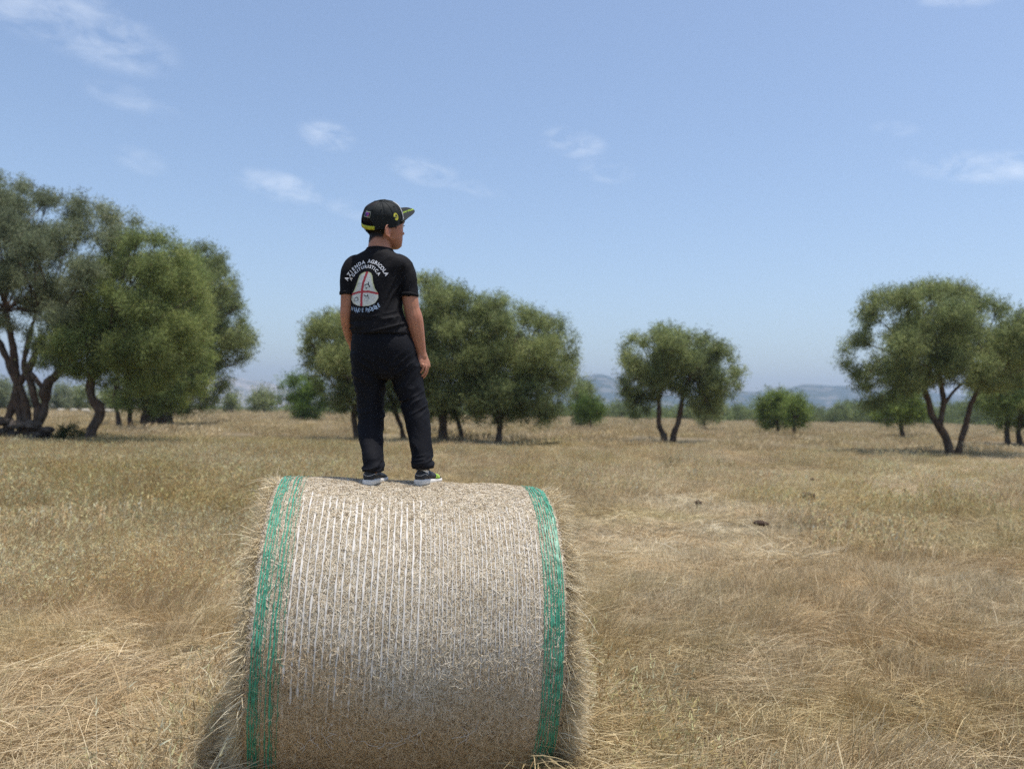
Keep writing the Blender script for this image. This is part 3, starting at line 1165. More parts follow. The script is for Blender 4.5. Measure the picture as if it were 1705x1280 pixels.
    # thumb leaves the front side of the palm near the wrist
    P = [B(702, 595, hy + .018), B(699.5, 602, hy + .034), B(697.5, 609, hy + .040), B(697, 616, hy + .038), B(697.2, 620, hy + .036)]
    parts.append(tube(P, [.0115, .0100, .0085, .0075, .0062], m=12, n=4))
    # left hand resting on the front of the hip
    parts.append(tube([B(586, 570, .092), B(590, 580, .105), B(595, 590, .112)], [.017, .021, .016], flat=.6, flat_axis=(0, 1, 0)))
    for k in range(4):
        bx = 588 + k * 4.5
        parts.append(tube([B(bx, 590, .112), B(bx + 1.5, 598, .113), B(bx + 3, 605, .110), B(bx + 4, 610, .106)], [.0068, .0064, .006, .005], m=10, n=3))
    parts.append(tube([B(593, 578, .11), B(601, 583, .118), B(606, 590, .118)], [.009, .008, .0062], m=10, n=3))
    me = remesh(parts, .0023, 4, .5)
    co = co_of(me)
    rel = co - HC
    f, r, u = rel @ HF, rel @ HR, rel @ HU
    # hollows: eye sockets, and the bowl of the ear
    nn = np.empty(len(me.vertices) * 3, np.float32)
    me.vertices.foreach_get('normal', nn)
    nn = nn.reshape(-1, 3)
    d = 0
    for s in (-1, 1):
        d = d - .006 * np.exp(-(((f - .080) / .02) ** 2 + ((r - s * .030) / .016) ** 2 + ((u + .016) / .011) ** 2))
    d = d - .0015 * np.exp(-(((f - .093) / .02) ** 2 + (r / .02) ** 2 + ((u + .0645) / .0022) ** 2))
    co = co + nn * np.asarray(d)[:, None]
    set_co(me, co)
    base = np.array([.46, .215, .132])
    col = np.tile(base, (len(co), 1))
    headm = (u > -.13) & (np.abs(f) < .14) & (np.abs(r) < .12)
    red = np.exp(-(((f + .006) / .02) ** 2 + ((np.abs(r) - .083) / .014) ** 2 + ((u + .056) / .03) ** 2)) * headm
    col = col * (1 - .5 * red[:, None]) + np.array([.44, .14, .085]) * .5 * red[:, None]
    lips = np.exp(-(((f - .092) / .012) ** 2 + (r / .018) ** 2 + ((u + .0645) / .007) ** 2)) * headm
    col = col * (1 - .7 * lips[:, None]) + np.array([.33, .09, .07]) * .7 * lips[:, None]
    # stubble fading down the neck
    nape = np.where(f < -.02, -.080 - .022 * np.clip(1 - np.abs(r) / .03, 0, 1), -.035)
    nape = np.where(f > .0, np.where(f < .034, -.034, .0), nape) + .003 * vnoise(co * 120, 3)
    stub = np.clip((u - nape + .010) / .016, 0, 1) * headm * (f < .045)
    eard = np.exp(-(((f + .010) / .022) ** 4 + ((np.abs(r) - .086) / .014) ** 4 + ((u + .056) / .032) ** 4))
    stub = stub * (1 - np.clip(eard * 1.6, 0, 1))
    col = col * (1 - .92 * stub[:, None]) + np.array([.030, .019, .014]) * .92 * stub[:, None]
    stub_mask, hgt_mask, co_b, nn_b, body_me = stub, np.maximum(u - nape, 0), co.copy(), nn.copy(), me
    # freckled, uneven skin and the two marks on the forearms
    col = col * (1 + .07 * vnoise(co * 45, 61) + .05 * vnoise(co * 160, 62))[:, None]
    col[:, 1:] *= (1 - .06 * np.clip(vnoise(co * 20, 63), 0, 1))[:, None]
    for mp_, rr_, cc_ in ((B(575.5, 546, .02), .05, (.05, .02, .012)), (B(693.5, 543, -.03), .05, (.62, .40, .27)), (B(692.2, 541.6, -.03), .05, (.25, .10, .06))):
        dxz = np.hypot(co[:, 0] - mp_[0], co[:, 2] - mp_[2])
        k_ = (dxz < .0024) & (nn[:, 1] < 0) & (np.abs(co[:, 1] - mp_[1]) < rr_)
        col[k_] = np.array(cc_)
    set_col(me, col)
    me.polygons.foreach_set('use_smooth', np.ones(len(me.polygons), bool))
    body_me = me.copy()
    link('body', me, skin, root)

    # eyes
    for s in (-1, 1):
        v, fc = ellipsoid(H(.0725, s * .030, -.016), (.0105, .0105, .0105), axes, 20, 12)
        ec = H(.0725, s * .030, -.016)
        q = (v - ec) @ HF
        e = bpy.data.meshes.new('eye')
        e.from_pydata(v.tolist(), [], fc)
        set_col(e, np.where((q > .0085)[:, None], np.array([.03, .015, .01]), np.array([.75, .72, .70])))
        link('eye', e, vcol_mat('eye', .15, .5), root)
        # lids and lashes
        lid = [H(.0815 - .25 * abs(k - 3) ** 2 * .0008, s * (.030 + (k - 3) * .0055), -.0115 - .0009 * abs(k - 3) ** 1.5) for k in range(7)]
        v, fc = tube(lid, [.0016] * 7, m=6, n=2)
        e = bpy.data.meshes.new('eyelash')
        e.from_pydata(v.tolist(), [], fc)
        link('eyelash', e, simple('lash', (.015, .01, .008)), root)
        brow = [H(.0845 - .0011 * abs(k - 3) ** 1.6, s * (.031 + (k - 3) * .006), .004 - .0008 * abs(k - 4) ** 1.5) for k in range(7)]
        v, fc = tube(brow, [.0015, .0024, .0028, .0028, .0025, .002, .0012], m=6, n=2)
        e = bpy.data.meshes.new('eyebrow')
        e.from_pydata(v.tolist(), [], fc)
        link('eyebrow', e, simple('brow', (.02, .013, .01)), root)

    # ---------------- hair: many short strands on the scalp
    hm = simple('dark_hair', (.016, .011, .009), .6, .3)
    sel = stub_mask > .45
    src = np.nonzero(sel)[0]
    n = 34000
    pk = src[RNG.integers(0, len(src), n)]
    P0 = co_b[pk] + RNG.normal(0, .0012, (n, 3))
    out = nn_b[pk]
    D = unit(out * .38 - HU * .95 + RNG.normal(0, .15, (n, 3)))
    ln = np.clip(hgt_mask[pk] / .045, .12, 1)
    V, q, cc = ribbons(P0 - out * .001, D, RNG.uniform(.005, .011, n) * ln, RNG.uniform(.0007, .0013, n), RNG.normal(0, .001, (n, 3)), np.zeros((n, 3)), 2)
    sel2 = stub_mask > .8
    kq = np.array([list(p.vertices) for p in body_me.polygons if len(p.vertices) == 4 and all(sel2[k] for k in p.vertices)])
    used = np.unique(kq)
    remap = -np.ones(len(co_b), int)
    remap[used] = np.arange(len(used))
    hv = co_b + nn_b * (.0006 + .0030 * np.clip(hgt_mask / .05, 0, 1))[:, None]
    V2, q2, _ = joinm([(V, q, cc), (hv[used], remap[kq], np.zeros((len(used), 3)))])
    link('hair', mesh_np('hair', V2, q2, smooth=True), hm, root)

    # ---------------- cap
    CF, CR, CU = frame(radians(47), radians(24))
    ro = radians(20)
    CR, CU = CR * cos(ro) - CU * sin(ro), CU * cos(ro) + CR * sin(ro)
    CC = B(638.3, 371.5, 0.022)

    def K(f, r, u):
        return CC + np.multiply.outer(f, CF) + np.multiply.outer(r, CR) + np.multiply.outer(u, CU)
    cap_root_m, nt, b, N, L = mat_new('cap_cloth')
    b.inputs['Base Color'].default_value = (.011, .014, .015, 1)
    b.inputs['Roughness'].default_value = .75
    b.inputs['Specular IOR Level'].default_value = .25
    tc = N('ShaderNodeTexCoord')
    bump(nt, b, noise(nt, tc.outputs['Object'], 45, 5, .6, 0, 1), .5, .004)
    RF, RR, CHt = .0985, .0835, .0985

    def dome(a, e, g=0.0):
        """a around (0 = front), e elevation 0..pi/2"""
        ee = np.maximum(np.cos(e), 0) ** .78
        crease = -.0016 * np.exp(-((np.abs(((a / (pi / 3)) % 1) - .5) - .5) / .05) ** 2) * (e < 1.5)
        wr = .0022 * vnoise(np.stack([np.cos(a) * 3, np.sin(a) * 3, e * 3], -1), 8)
        k = g + crease + wr
        return K((RF + k) * ee * np.cos(a), (RR + k) * ee * np.sin(a), (CHt + k) * np.sin(e) ** .92)
    na, ne = 288, 90
    A_ = np.linspace(0, 2 * pi, na, endpoint=False)
    Eh = np.linspace(0.0, pi / 2, ne)
    AA, EE = np.meshgrid(A_, Eh)
    co = dome(AA, EE).reshape(-1, 3)
    ci = dome(AA, EE, -.0025).reshape(-1, 3)
    idx = np.arange(na * ne).reshape(ne, na)
    q = np.stack([idx[:-1], np.roll(idx[:-1], -1, 1), np.roll(idx[1:], -1, 1), idx[1:]], -1).reshape(-1, 4)
    am = (np.abs(((A_ + pi / na - pi + pi) % (2 * pi)) - pi))  # angle from the back
    ang_back = np.abs(A_ + pi / na - pi)
    hgt = np.sin((Eh[:-1] + Eh[1:]) / 2) * CHt
    hole = (np.sqrt((ang_back[None, :] / .52) ** 2 + (np.maximum(hgt[:, None] - .004, 0) / .041) ** 2) < 1)
    keep = ~hole.reshape(-1)
    me = mesh_np('cap', np.vstack([co]), q[keep], smooth=True)
    me = eval_mods(me, [('SOLIDIFY', dict(thickness=.0028, offset=1))])
    cap = link('cap', me, cap_root_m, root)
    # stitched seams, one per panel
    for k in range(6):
        a0 = k * pi / 3 + pi / 6
        if abs(a0 - pi) < .3:
            continue
        es = np.linspace(.02, 1.5, 24)
        v, fc = tube(dome(np.full(24, a0), es, .0006), [.0009] * 24, m=6, n=1)
        e = bpy.data.meshes.new('seam')
        e.from_pydata(v.tolist(), [], fc)
        link('seam', e, cap_root_m, cap)
    # lower hem
    aa = np.linspace(-pi + .55, pi - .55, 80)
    v, fc = tube(dome(aa, np.full(80, .02), .0008), [.0016] * 80, m=6, n=1)
    e = bpy.data.meshes.new('hem')
    e.from_pydata(v.tolist(), [], fc)
    link('hem', e, cap_root_m, cap)
    v, fc = ellipsoid(K(0, 0, CHt + .002), (.007, .007, .004), np.stack([CF, CR, CU]))
    e = bpy.data.meshes.new('button')
    e.from_pydata(v.tolist(), [], fc)
    link('button', e, cap_root_m, cap)
    # eyelets
    # strap across the opening
    ya = np.linspace(pi - .56, pi + .56, 30)
    strap_m = simple('yellow_strap', (.50, .52, .035), .5, .4, 60, .15)
    Vs = []
    for hgt_ in (-.001, .0075, .016):
        rr = 1.012
        Vs.append(K(RF * rr * np.cos(ya), RR * rr * np.sin(ya), np.full(30, hgt_)))
    Vs = np.stack(Vs)
    ii = np.arange(90).reshape(3, 30)
    q = np.stack([ii[:-1, :-1], ii[:-1, 1:], ii[1:, 1:], ii[1:, :-1]], -1).reshape(-1, 4)
    me = eval_mods(mesh_np('strap', Vs.reshape(-1, 3), q, smooth=True), [('SOLIDIFY', dict(thickness=.0018, offset=0))])
    link('strap', me, strap_m, cap)
    # brim: flat peak pointing forward, seen from below
    nb, mb = 41, 12
    t = np.linspace(-1, 1, nb)
    Vb = []
    for j in range(mb):
        s = j / (mb - 1)
        a = t * 1.12
        fi, ri = RF * np.cos(a) - .004, RR * np.sin(a)
        fo = RF * .36 + (RF + .062 - RF * .36) * (1 - np.abs(t) ** 2.6)
        ro = .0835 * np.sign(t) * np.abs(t) ** .75
        ff, rr = fi * (1 - s) + fo * s, ri * (1 - s) + ro * s
        uu = .006 - .010 * (rr / .08) ** 2 * (.4 + .6 * s) + .022 * s
        Vb.append(K(ff, rr, uu))
    Vb = np.stack(Vb)
    ii = np.arange(nb * mb).reshape(mb, nb)
    q = np.stack([ii[:-1, :-1], ii[:-1, 1:], ii[1:, 1:], ii[1:, :-1]], -1).reshape(-1, 4)
    me = eval_mods(mesh_np('brim', Vb.reshape(-1, 3), q, smooth=True), [('SOLIDIFY', dict(thickness=.004, offset=0)), ('BEVEL', dict(width=.001, segments=2))])
    brim = link('brim', me, simple('brim_cloth', (.020, .024, .024), .7, .3, 80, .2), cap)

    # white piping between crown and brim
    a = np.linspace(-.30, 1.28, 26)
    pts = [dome(np.array([x]), np.array([.10 + .50 * (1 - ((x - .2) / 1.15) ** 2) * (1 if x > -2 else 1)]), .0015)[0] for x in a]
    a = np.linspace(1.16, 1.30, 26)
    e_ = np.linspace(1.05, .06, 26)
    pts = dome(np.linspace(.62, .98, 26) + .05 * np.sin(np.linspace(0, pi, 26)), np.linspace(1.1, .05, 26), .0018)
    v, fc = tube(pts, [.0016] * 4 + [.0022] * 18 + [.003] * 4, m=8, n=1)
    e = bpy.data.meshes.new('piping')
    e.from_pydata(v.tolist(), [], fc)
    link('piping', e, simple('white_piping', (.75, .75, .73), .5, .4), cap)

    # badges lying on the dome: painted meshes
    dt = BVHTree.FromPolygons([tuple(x) for x in co.tolist()], [tuple(x) for x in np.stack([idx[:-1], np.roll(idx[:-1], -1, 1), np.roll(idx[1:], -1, 1), idx[1:]], -1).reshape(-1, 4).tolist()])
    flat_paint = vcol_mat('embroidery', .6, .3)

    def badge(name, a0, h0, wdt, hgt_, fn, n=34):
        gx = np.linspace(-1, 1, n)
        gy = np.linspace(-1, 1, n)
        XX, YY = np.meshgrid(gx, gy)
        aa = a0 + XX * wdt / 2 / ((RF + RR) / 2)
        hh = h0 + YY * hgt_ / 2
        ee = np.arcsin(np.clip(hh / CHt, 0, .99) ** (1 / .92))
        V = dome(aa, ee, .0016).reshape(-1, 3)
        colr = np.array([fn(x, y) if fn(x, y) is not None else (-1, 0, 0) for x, y in zip(XX.ravel(), YY.ravel())])
        ii = np.arange(n * n).reshape(n, n)
        q = np.stack([ii[:-1, :-1], ii[:-1, 1:], ii[1:, 1:], ii[1:, :-1]], -1).reshape(-1, 4)
        k = (colr[q][:, :, 0] >= 0).all(1)
        e = mesh_np(name, V, q[k], np.maximum(colr, 0))
        link(name, e, flat_paint, cap)

    def patch_fn(x, y):
        if abs(x) > .90 or abs(y) > .80:
            return (.42, .46, .34)
        if abs(x) > .84 or abs(y) > .68:
            return (.02, .02, .03)
        v_ = float(vnoise(np.array([x * 3.2, y * 2.4, .3]), 4))
        w_ = float(vnoise(np.array([x * 2.6 + 7, y * 3 + 3, 1.3]), 5))
        if v_ + .3 * abs(y) < -.25:
            return (.02, .02, .05)
        if x < -.25 and w_ > -.1:
            return (.55, .13, .06)
        if x < .25:
            return (.40, .05, .20) if w_ > 0 else (.20, .05, .30)
        return (.05, .07, .42) if w_ > -.1 else (.28, .07, .40)
    badge('patch', pi - .06, .060, .042, .022, patch_fn)

    def logo_fn(x, y):
        r_ = math.hypot(x, y)
        if r_ > .98:
            return None
        ang = math.degrees(math.atan2(y, x))
        if .60 < r_ < .96 and not (-35 < ang < 10):
            return (.55, .52, .05) if r_ < .90 else (.10, .11, .05)
        if abs(y + .05 - .35 * x) < .16 and abs(x) < .62:
            return (.58, .56, .12) if (math.sin(x * 17) > -.2) else (.02, .02, .02)
        if r_ < .6 and (y < -.3 or (y > .3 and x > 0)):
            return (.50, .48, .06)
        return (.015, .02, .02) if r_ < .9 else None
    badge('badge', pi / 2 - .12, .040, .030, .034, logo_fn)
    # small sewn eyelets
    for a0 in (pi / 2 + .62, pi / 2 - .35, pi - .35, pi + .62):
        c0 = dome(np.array([a0]), np.array([.88]), .001)[0]
        v, fc = ellipsoid(c0, (.0028, .0028, .0028), None, 10, 8)
        e = bpy.data.meshes.new('eyelet')
        e.from_pydata(v.tolist(), [], fc)
        link('eyelet', e, cap_root_m, cap)

    # lettering
    def glyph(ch, shear=0.0):
        cu = bpy.data.curves.new('g', 'FONT')
        cu.body = ch
        cu.align_x = 'CENTER'
        cu.resolution_u = 3
        cu.offset = .032
        o = bpy.data.objects.new('g', cu)
        scene.collection.objects.link(o)
        dg = bpy.context.evaluated_depsgraph_get()
        me_ = bpy.data.meshes.new_from_object(o.evaluated_get(dg))
        bpy.data.objects.remove(o)
        bpy.data.curves.remove(cu)
        v_ = co_of(me_)
        v_ = v_[:, :2] + np.stack([v_[:, 1] * shear, v_[:, 1] * 0], 1)
        fs = [tuple(p.vertices) for p in me_.polygons]
        bpy.data.meshes.remove(me_)
        return v_ - np.array([0, .35]), fs

    # word on the brim
    V, Fc = [], []
    word = 'DOCTOR'
    for i, ch in enumerate(word):
        g, fs = glyph(ch, .25)
        # reading direction runs from the root side outwards
        g = g * .0125
        xx = g[:, 0] + (i - 2.5) * .0092
        yy = g[:, 1]
        # on the brim underside: across -> towards viewer's right
        ff = .128 + .8 * xx - .55 * yy * 0
        rr = .018 - .35 * xx - yy * 1.0
        uu = .0085 - .010 * (rr / .08) ** 2 - .0034
        xx, yy = xx * 1.12, yy * 1.45
        ffo = .134 + xx * .75 + yy * .50
        rro = .006 + xx * .60 - yy * .85
        so = np.clip((ffo - RF) / .062, 0, 1)
        P = K(ffo, rro, .006 - .010 * (rro / .08) ** 2 * (.4 + .6 * so) + .022 * so + .0034)
        Fc += [tuple(j + len(V) for j in f_) for f_ in fs]
        V += P.tolist()
    e = bpy.data.meshes.new('brim_lettering')
    e.from_pydata(V, [], Fc)
    link('brim_lettering', e, simple('lime_thread', (.42, .60, .05), .5, .3), cap)

    # ---------------- t-shirt
    yawT = radians(22)
    parts = [loft(rows([(632.5, 413.5, .006, 20.5, .057), (632.5, 418, .006, 23, .059), (632, 422, .006, 30, .064), (631, 427, .006, 41, .068), (630, 435, .006, 51, .074), (630, 446, .006, 53, .080), (628, 462, .004, 48, .086),
                        (627, 482, .002, 44.5, .089), (627.5, 505, .002, 43.5, .090), (629, 525, .002, 45.5, .093), (632, 541, .004, 49, .100), (633, 552, .006, 50.5, .104), (633.5, 558, .006, 50, .103)]),
                  ex=2.35, m=64, n=8, yaw=yawT),
             tube([B(602, 436, .01), B(590, 441, .008), B(582.5, 452, .0), B(579, 468, -.004), B(578.5, 480, -.005), B(578.3, 488, -.005)], [.034, .040, .0385, .0335, .0315, .0315], m=20, n=6),
             tube([B(655, 434, .0), B(668, 440, -.004), B(675, 452, -.008), B(678.5, 468, -.012), B(680, 482, -.012), B(680.5, 491, -.012)], [.034, .042, .0435, .0425, .0415, .042], m=20, n=6)]
    # trim the round ends of the sleeves later by the hem rings
    me = remesh(parts, .0036, 8, .5)

    def folds(co, nn):
        zpx = (B(645, 500)[2] - co[:, 2]) * PXM + 500
        xpx = 852 + co[:, 0] / co[:, 1] * F_PX
        wob = vnoise(co * 9, 4)
        ypx = (co[:, 1] - BD) * PXM

        def crease(sl, fx, fz, seed, sharp=1.6):
            a_ = np.stack([(xpx + sl * .2 * zpx) / fx, (zpx + sl * xpx + .2 * ypx) / fz, ypx / (fx * 1.3)], -1)
            return 1 - 2 * np.clip(np.abs(vnoise(a_, seed)) * sharp, 0, 1) ** .8
        hem = np.clip((zpx - 515) / 25, 0, 1)
        a = crease(.22, 40, 8, 3) * 0.0049 * hem
        dr = np.exp(-((xpx - 660 + (zpx - 460) * .10) / 18) ** 2) * np.clip((zpx - 440) / 30, 0, 1)
        b_ = crease(2.2, 12, 34, 4) * 0.0046 * dr
        dl = np.exp(-((xpx - 586) / 9) ** 2) * np.clip((zpx - 470) / 30, 0, 1)
        c_ = crease(-2.0, 12, 30, 5) * 0.0032 * dl
        sl = np.exp(-((xpx - 683) / 13) ** 2) * np.clip(1 - abs(zpx - 470) / 24, 0, 1)
        e_ = crease(.9, 14, 12, 6) * .0020 * sl
        up = crease(.5, 30, 14, 7) * .0010 * np.clip((450 - zpx) / 10, 0, 1)
        return a + b_ + c_ + e_ + up + .0018 * wob + .0008 * vnoise(co * 33, 9)
    nearest_normal_disp(me, folds)
    # cut the round ends off flat, so that the arms come out of a clean hem
    co = co_of(me)
    zL, zR = pxz(489), pxz(492)
    xpx = 852 + co[:, 0] / co[:, 1] * F_PX
    lt = (xpx < 590) & (co[:, 2] < zL) & (co[:, 2] > pxz(505)) & (np.hypot(co[:, 0] - B(578.3, 488)[0], co[:, 1] - BD) < .036)
    rt = (xpx > 662) & (co[:, 2] < zR) & (co[:, 2] > pxz(512)) & (np.hypot(co[:, 0] - B(680.5, 491)[0], co[:, 1] - BD) < .046)
    co[lt, 2] = zL + (co[lt, 2] - zL) * .08
    co[rt, 2] = zR + (co[rt, 2] - zR) * .08
    set_co(me, co)
    shirt_m, nt, b, N, L = mat_new('black_cotton')
    b.inputs['Base Color'].default_value = (.0068, .0065, .0082, 1)
    b.inputs['Roughness'].default_value = .82
    b.inputs['Specular IOR Level'].default_value = .2
    tc = N('ShaderNodeTexCoord')
    bump(nt, b, noise(nt, tc.outputs['Object'], 18, 5, .55, 0, 1), .45, .012)
    shirt = link('t_shirt', me, shirt_m, root)
    bt = BVHTree.FromPolygons([tuple(x) for x in co_of(me).tolist()], [tuple(p.vertices) for p in me.polygons])
    off = np.array(shirt.matrix_world.translation)
    bt_w = BVHTree.FromPolygons([tuple(x) for x in (co_of(me) + np.array(root.location)).tolist()], [tuple(p.vertices) for p in me.polygons])
    # collar and hems
    for c0, rx, ry in ((B(578.3, 488.3, -.005), .0315, .0315), (B(680.5, 491.3, -.012), .0405, .0420)):
        hr = [np.array([c0 + np.array([cos(t_) * (rx + o_), sin(t_) * (ry + o_), z_ + .001 * sin(3 * t_)]) for t_ in np.linspace(0, 2 * pi, 49)[:-1]])
              for o_, z_ in ((-.002, .008), (.0022, .007), (.0028, 0), (.0022, -.0075), (-.0030, -.0085))]
        v, fc = rings_mesh(hr)
        e = bpy.data.meshes.new('sleeve_hem')
        e.from_pydata(v.tolist(), [], fc)
        e.polygons.foreach_set('use_smooth', np.ones(len(e.polygons), bool))
        link('sleeve_hem', e, shirt_m, shirt)
    ring = []
    for k in range(49):
        t_ = 2 * pi * k / 48
        c0 = B(632.3, 417.2, .006)
        ring.append(c0 + np.array([cos(yawT), -sin(yawT), 0]) * .0530 * cos(t_) + np.array([sin(yawT), cos(yawT), 0]) * .0575 * sin(t_) + np.array([0, 0, -.003 * sin(t_) - .002 * cos(t_)]))
    v, fc = tube(ring, [.0042] * 49, m=8, n=1, flat=1.0)
    e = bpy.data.meshes.new('collar')
    e.from_pydata(v.tolist(), [], fc)
    link('collar', e, shirt_m, shirt)

    # print on the back: lettering, bell-shaped shield with a red cross, blue lettering below
    def onto(px, py, lift=.0014):
        o = W(px, py, BD)
        h = bt_w.ray_cast(Vector((o[0], BD - .6, o[2])), Vector((0, 1, 0)))
        if h[0] is None:
            return None
        return np.array(h[0] + h[1].normalized() * lift * (1 if h[1].y < 0 else -1))

    def word_mesh(name, items, size, mat, w_=1.0, lift=.0016):
        V, Fc = [], []
        for ch, x, y, rot in items:
            g, fs = glyph(ch)
            g = g * np.array([size * w_, size])
            ca, sa = cos(radians(rot)), sin(radians(rot))
            gx = x + g[:, 0] * ca - g[:, 1] * sa
            gy = y - (g[:, 0] * sa + g[:, 1] * ca)
            P = [onto(a, b_, lift) for a, b_ in zip(gx, gy)]
            if any(p is None for p in P):
                continue
            Fc += [tuple(j + len(V) for j in f_) for f_ in fs]
            V += [p.tolist() for p in P]
        e = bpy.data.meshes.new(name)
        e.from_pydata(V, [], Fc)
        link(name, e, mat, shirt)
    white = simple('white_print', (.78, .78, .80), .6, .3)
    l1 = [('A', 580.2, 466.5, 66), ('Z', 584.2, 459.3, 56), ('I', 587.6, 454.8, 48), ('E', 591.2, 450.6, 41), ('N', 596.6, 446.3, 33), ('D', 602.8, 442.9, 23), ('A', 609.4, 440.8, 11),
          ('A', 619.6, 439.6, -5), ('G', 625.7, 441, -17), ('R', 631.4, 443.2, -26), ('I', 635.3, 445.6, -33), ('C', 638.3, 448.6, -40), ('O', 642.2, 452.7, -48), ('L', 645.8, 457.2, -55), ('A', 648.8, 462, -62)]
    word_mesh('print_lettering', l1, 8.6, white, .92)
    l2 = [('A', 587.2, 466.2, 50), ('G', 591.7, 460.7, 43), ('R', 596, 456.6, 35), ('I', 599.4, 454, 30), ('T', 602.8, 451.8, 24), ('U', 607.9, 449.6, 12), ('R', 613.6, 448.6, 3), ('I', 618, 448.6, -3),
          ('S', 621.9, 449.2, -14), ('T', 626, 451.0, -24), ('I', 629.2, 453.2, -33), ('C', 632.6, 456.6, -44), ('A', 636.6, 461.8, -54)]
    word_mesh('print_lettering', l2, 7.6, white, .92)
    blue = simple('pale_blue_print', (.36, .47, .62), .6, .3)
    txt = "N'UNK'E PROBERE"
    items = []
    for i, ch in enumerate(txt):
        t_ = i / (len(txt) - 1)
        x = 589.5 + 47 * t_
        k = (x - 611) / 26
        y = 520.8 - 7.5 * k * k + (1.0 if i % 2 else -.6)
        if ch != ' ':
            items.append((ch, x, y, 24 * k))
    word_mesh('print_lettering', items, 9.2, blue, .62)
    outline = [(616, 457), (611, 457.6), (606, 459.4), (603, 462.5), (601, 467), (598, 476), (593.4, 485.6), (588.6, 492), (587.2, 500.6), (591.6, 508), (601, 512.8), (611.3, 514.4), (622.5, 513.7),
               (631, 510), (636, 502.5), (636.6, 494), (631, 485.6), (628, 476), (626.3, 465), (624, 460), (620, 457.6)]
    OX, OY = np.array(outline).T

    def inside(x, y):
        c_ = False
        j = len(OX) - 1
        for i in range(len(OX)):
            if (OY[i] > y) != (OY[j] > y) and x < (OX[j] - OX[i]) * (y - OY[i]) / (OY[j] - OY[i]) + OX[i]:
                c_ = not c_
            j = i
        return c_
    strokes = []

    def scr(cx, cy, pts, w_=.5, a_=.75):
        strokes.append(([(cx + p * .97, cy + q_ * .97) for p, q_ in pts], w_, a_))
    face = [(-2.6, 2.6), (-3.4, 0), (-2.2, -2.6), (.6, -3.2), (2.8, -1.6), (3, 1), (1.6, 2.8), (-.6, 3.4), (-2.4, 2.4)]
    scr(602.5, 478.5, face, .35, .45)
    scr(602.5, 478.5, [(-1.5, -2), (1, -.6), (2.6, -3.6)], .35, .5)
    scr(617.2, 481, face, .45, .6)
    scr(617.2, 481, [(-4.4, -1.2), (-1.8, -2.6), (1.8, -2.6), (2.6, -6)], .8, 1)
    scr(617.2, 481, [(2, -3), (3.8, .2), (4.6, 2)], .9, 1)
    scr(617.2, 481, [(-1.6, 2.8), (-1.4, 4.8)], .7, 1)
    scr(597.5, 501.5, face, .5, .8)
    scr(597.5, 501.5, [(-2, -2.6), (1, -3.9), (3.4, -2), (3.6, 1.6)], .6, .8)
    scr(616, 503, face, .35, .5)
    scr(616, 502.5, [(-4.2, -7), (-1.4, -4.6), (2.6, -5), (2.4, -7.4)], .8, 1)
    scr(616, 502.5, [(2.8, -5), (4.8, -.4)], .6, .9)

    def dseg(p, a, b_):
        ax, ay = a
        bx, by = b_
        t_ = max(0, min(1, ((p[0] - ax) * (bx - ax) + (p[1] - ay) * (by - ay)) / ((bx - ax) ** 2 + (by - ay) ** 2 + 1e-9)))
        return math.hypot(p[0] - ax - t_ * (bx - ax), p[1] - ay - t_ * (by - ay))
    vert_l = [(617.6, 456), (613.6, 466), (610, 477), (608.2, 488), (607.2, 500), (607.2, 515)]
    hor_l = [(588, 493), (598, 490.6), (607.5, 489.8), (620, 490.6), (637, 494.6)]
    step = .55
    gx = np.arange(586, 638, step)
    gy = np.arange(456, 516, step)
    idm, V, C_ = {}, [], []
    for iy, y in enumerate(gy):
        for ix, x in enumerate(gx):
            if not inside(x, y):
                continue
            p = onto(x, y, .0013)
            if p is None:
                continue
            idm[(ix, iy)] = len(V)
            V.append(p)
            edge = min(dseg((x, y), (OX[i], OY[i]), (OX[(i + 1) % len(OX)], OY[(i + 1) % len(OX)])) for i in range(len(OX)))
            col_ = np.array([.66, .68, .64])
            yl = max(0, 1 - edge / 4.2) * (1 if y < 494 else .3)
            col_ = col_ * (1 - yl * .75) + np.array([.52, .54, .14]) * yl * .75
            col_ = col_ * (1 + .10 * float(vnoise(np.array([x * .5, y * .5, 0.]), 2)))
            dv = min(dseg((x, y), vert_l[i], vert_l[i + 1]) for i in range(5))
            dh = min(dseg((x, y), hor_l[i], hor_l[i + 1]) for i in range(4))
            nz = .35 * float(vnoise(np.array([x * .9, y * .9, 0.]), 3))
            if dv < 2.0 + nz or dh < 1.75 + nz:
                col_ = np.array([.44, .055, .070]) * (1 + .25 * float(vnoise(np.array([x * 1.3, y * 1.3, 5.]), 3)))
            for pl, w_, a_ in strokes:
                dd = min(dseg((x, y), pl[i], pl[i + 1]) for i in range(len(pl) - 1))
                if dd < w_:
                    col_ = col_ * (1 - a_) + np.array([.02, .02, .02]) * a_
            if edge < .5:
                col_ = col_ * .35
            C_.append(col_)
    q = [(idm[(i, j)], idm[(i + 1, j)], idm[(i + 1, j + 1)], idm[(i, j + 1)]) for (i, j) in idm if (i + 1, j) in idm and (i + 1, j + 1) in idm and (i, j + 1) in idm]
    e = mesh_np('print_emblem', np.array(V), np.array(q), np.array(C_))
    link('print_emblem', e, flat_paint, shirt)

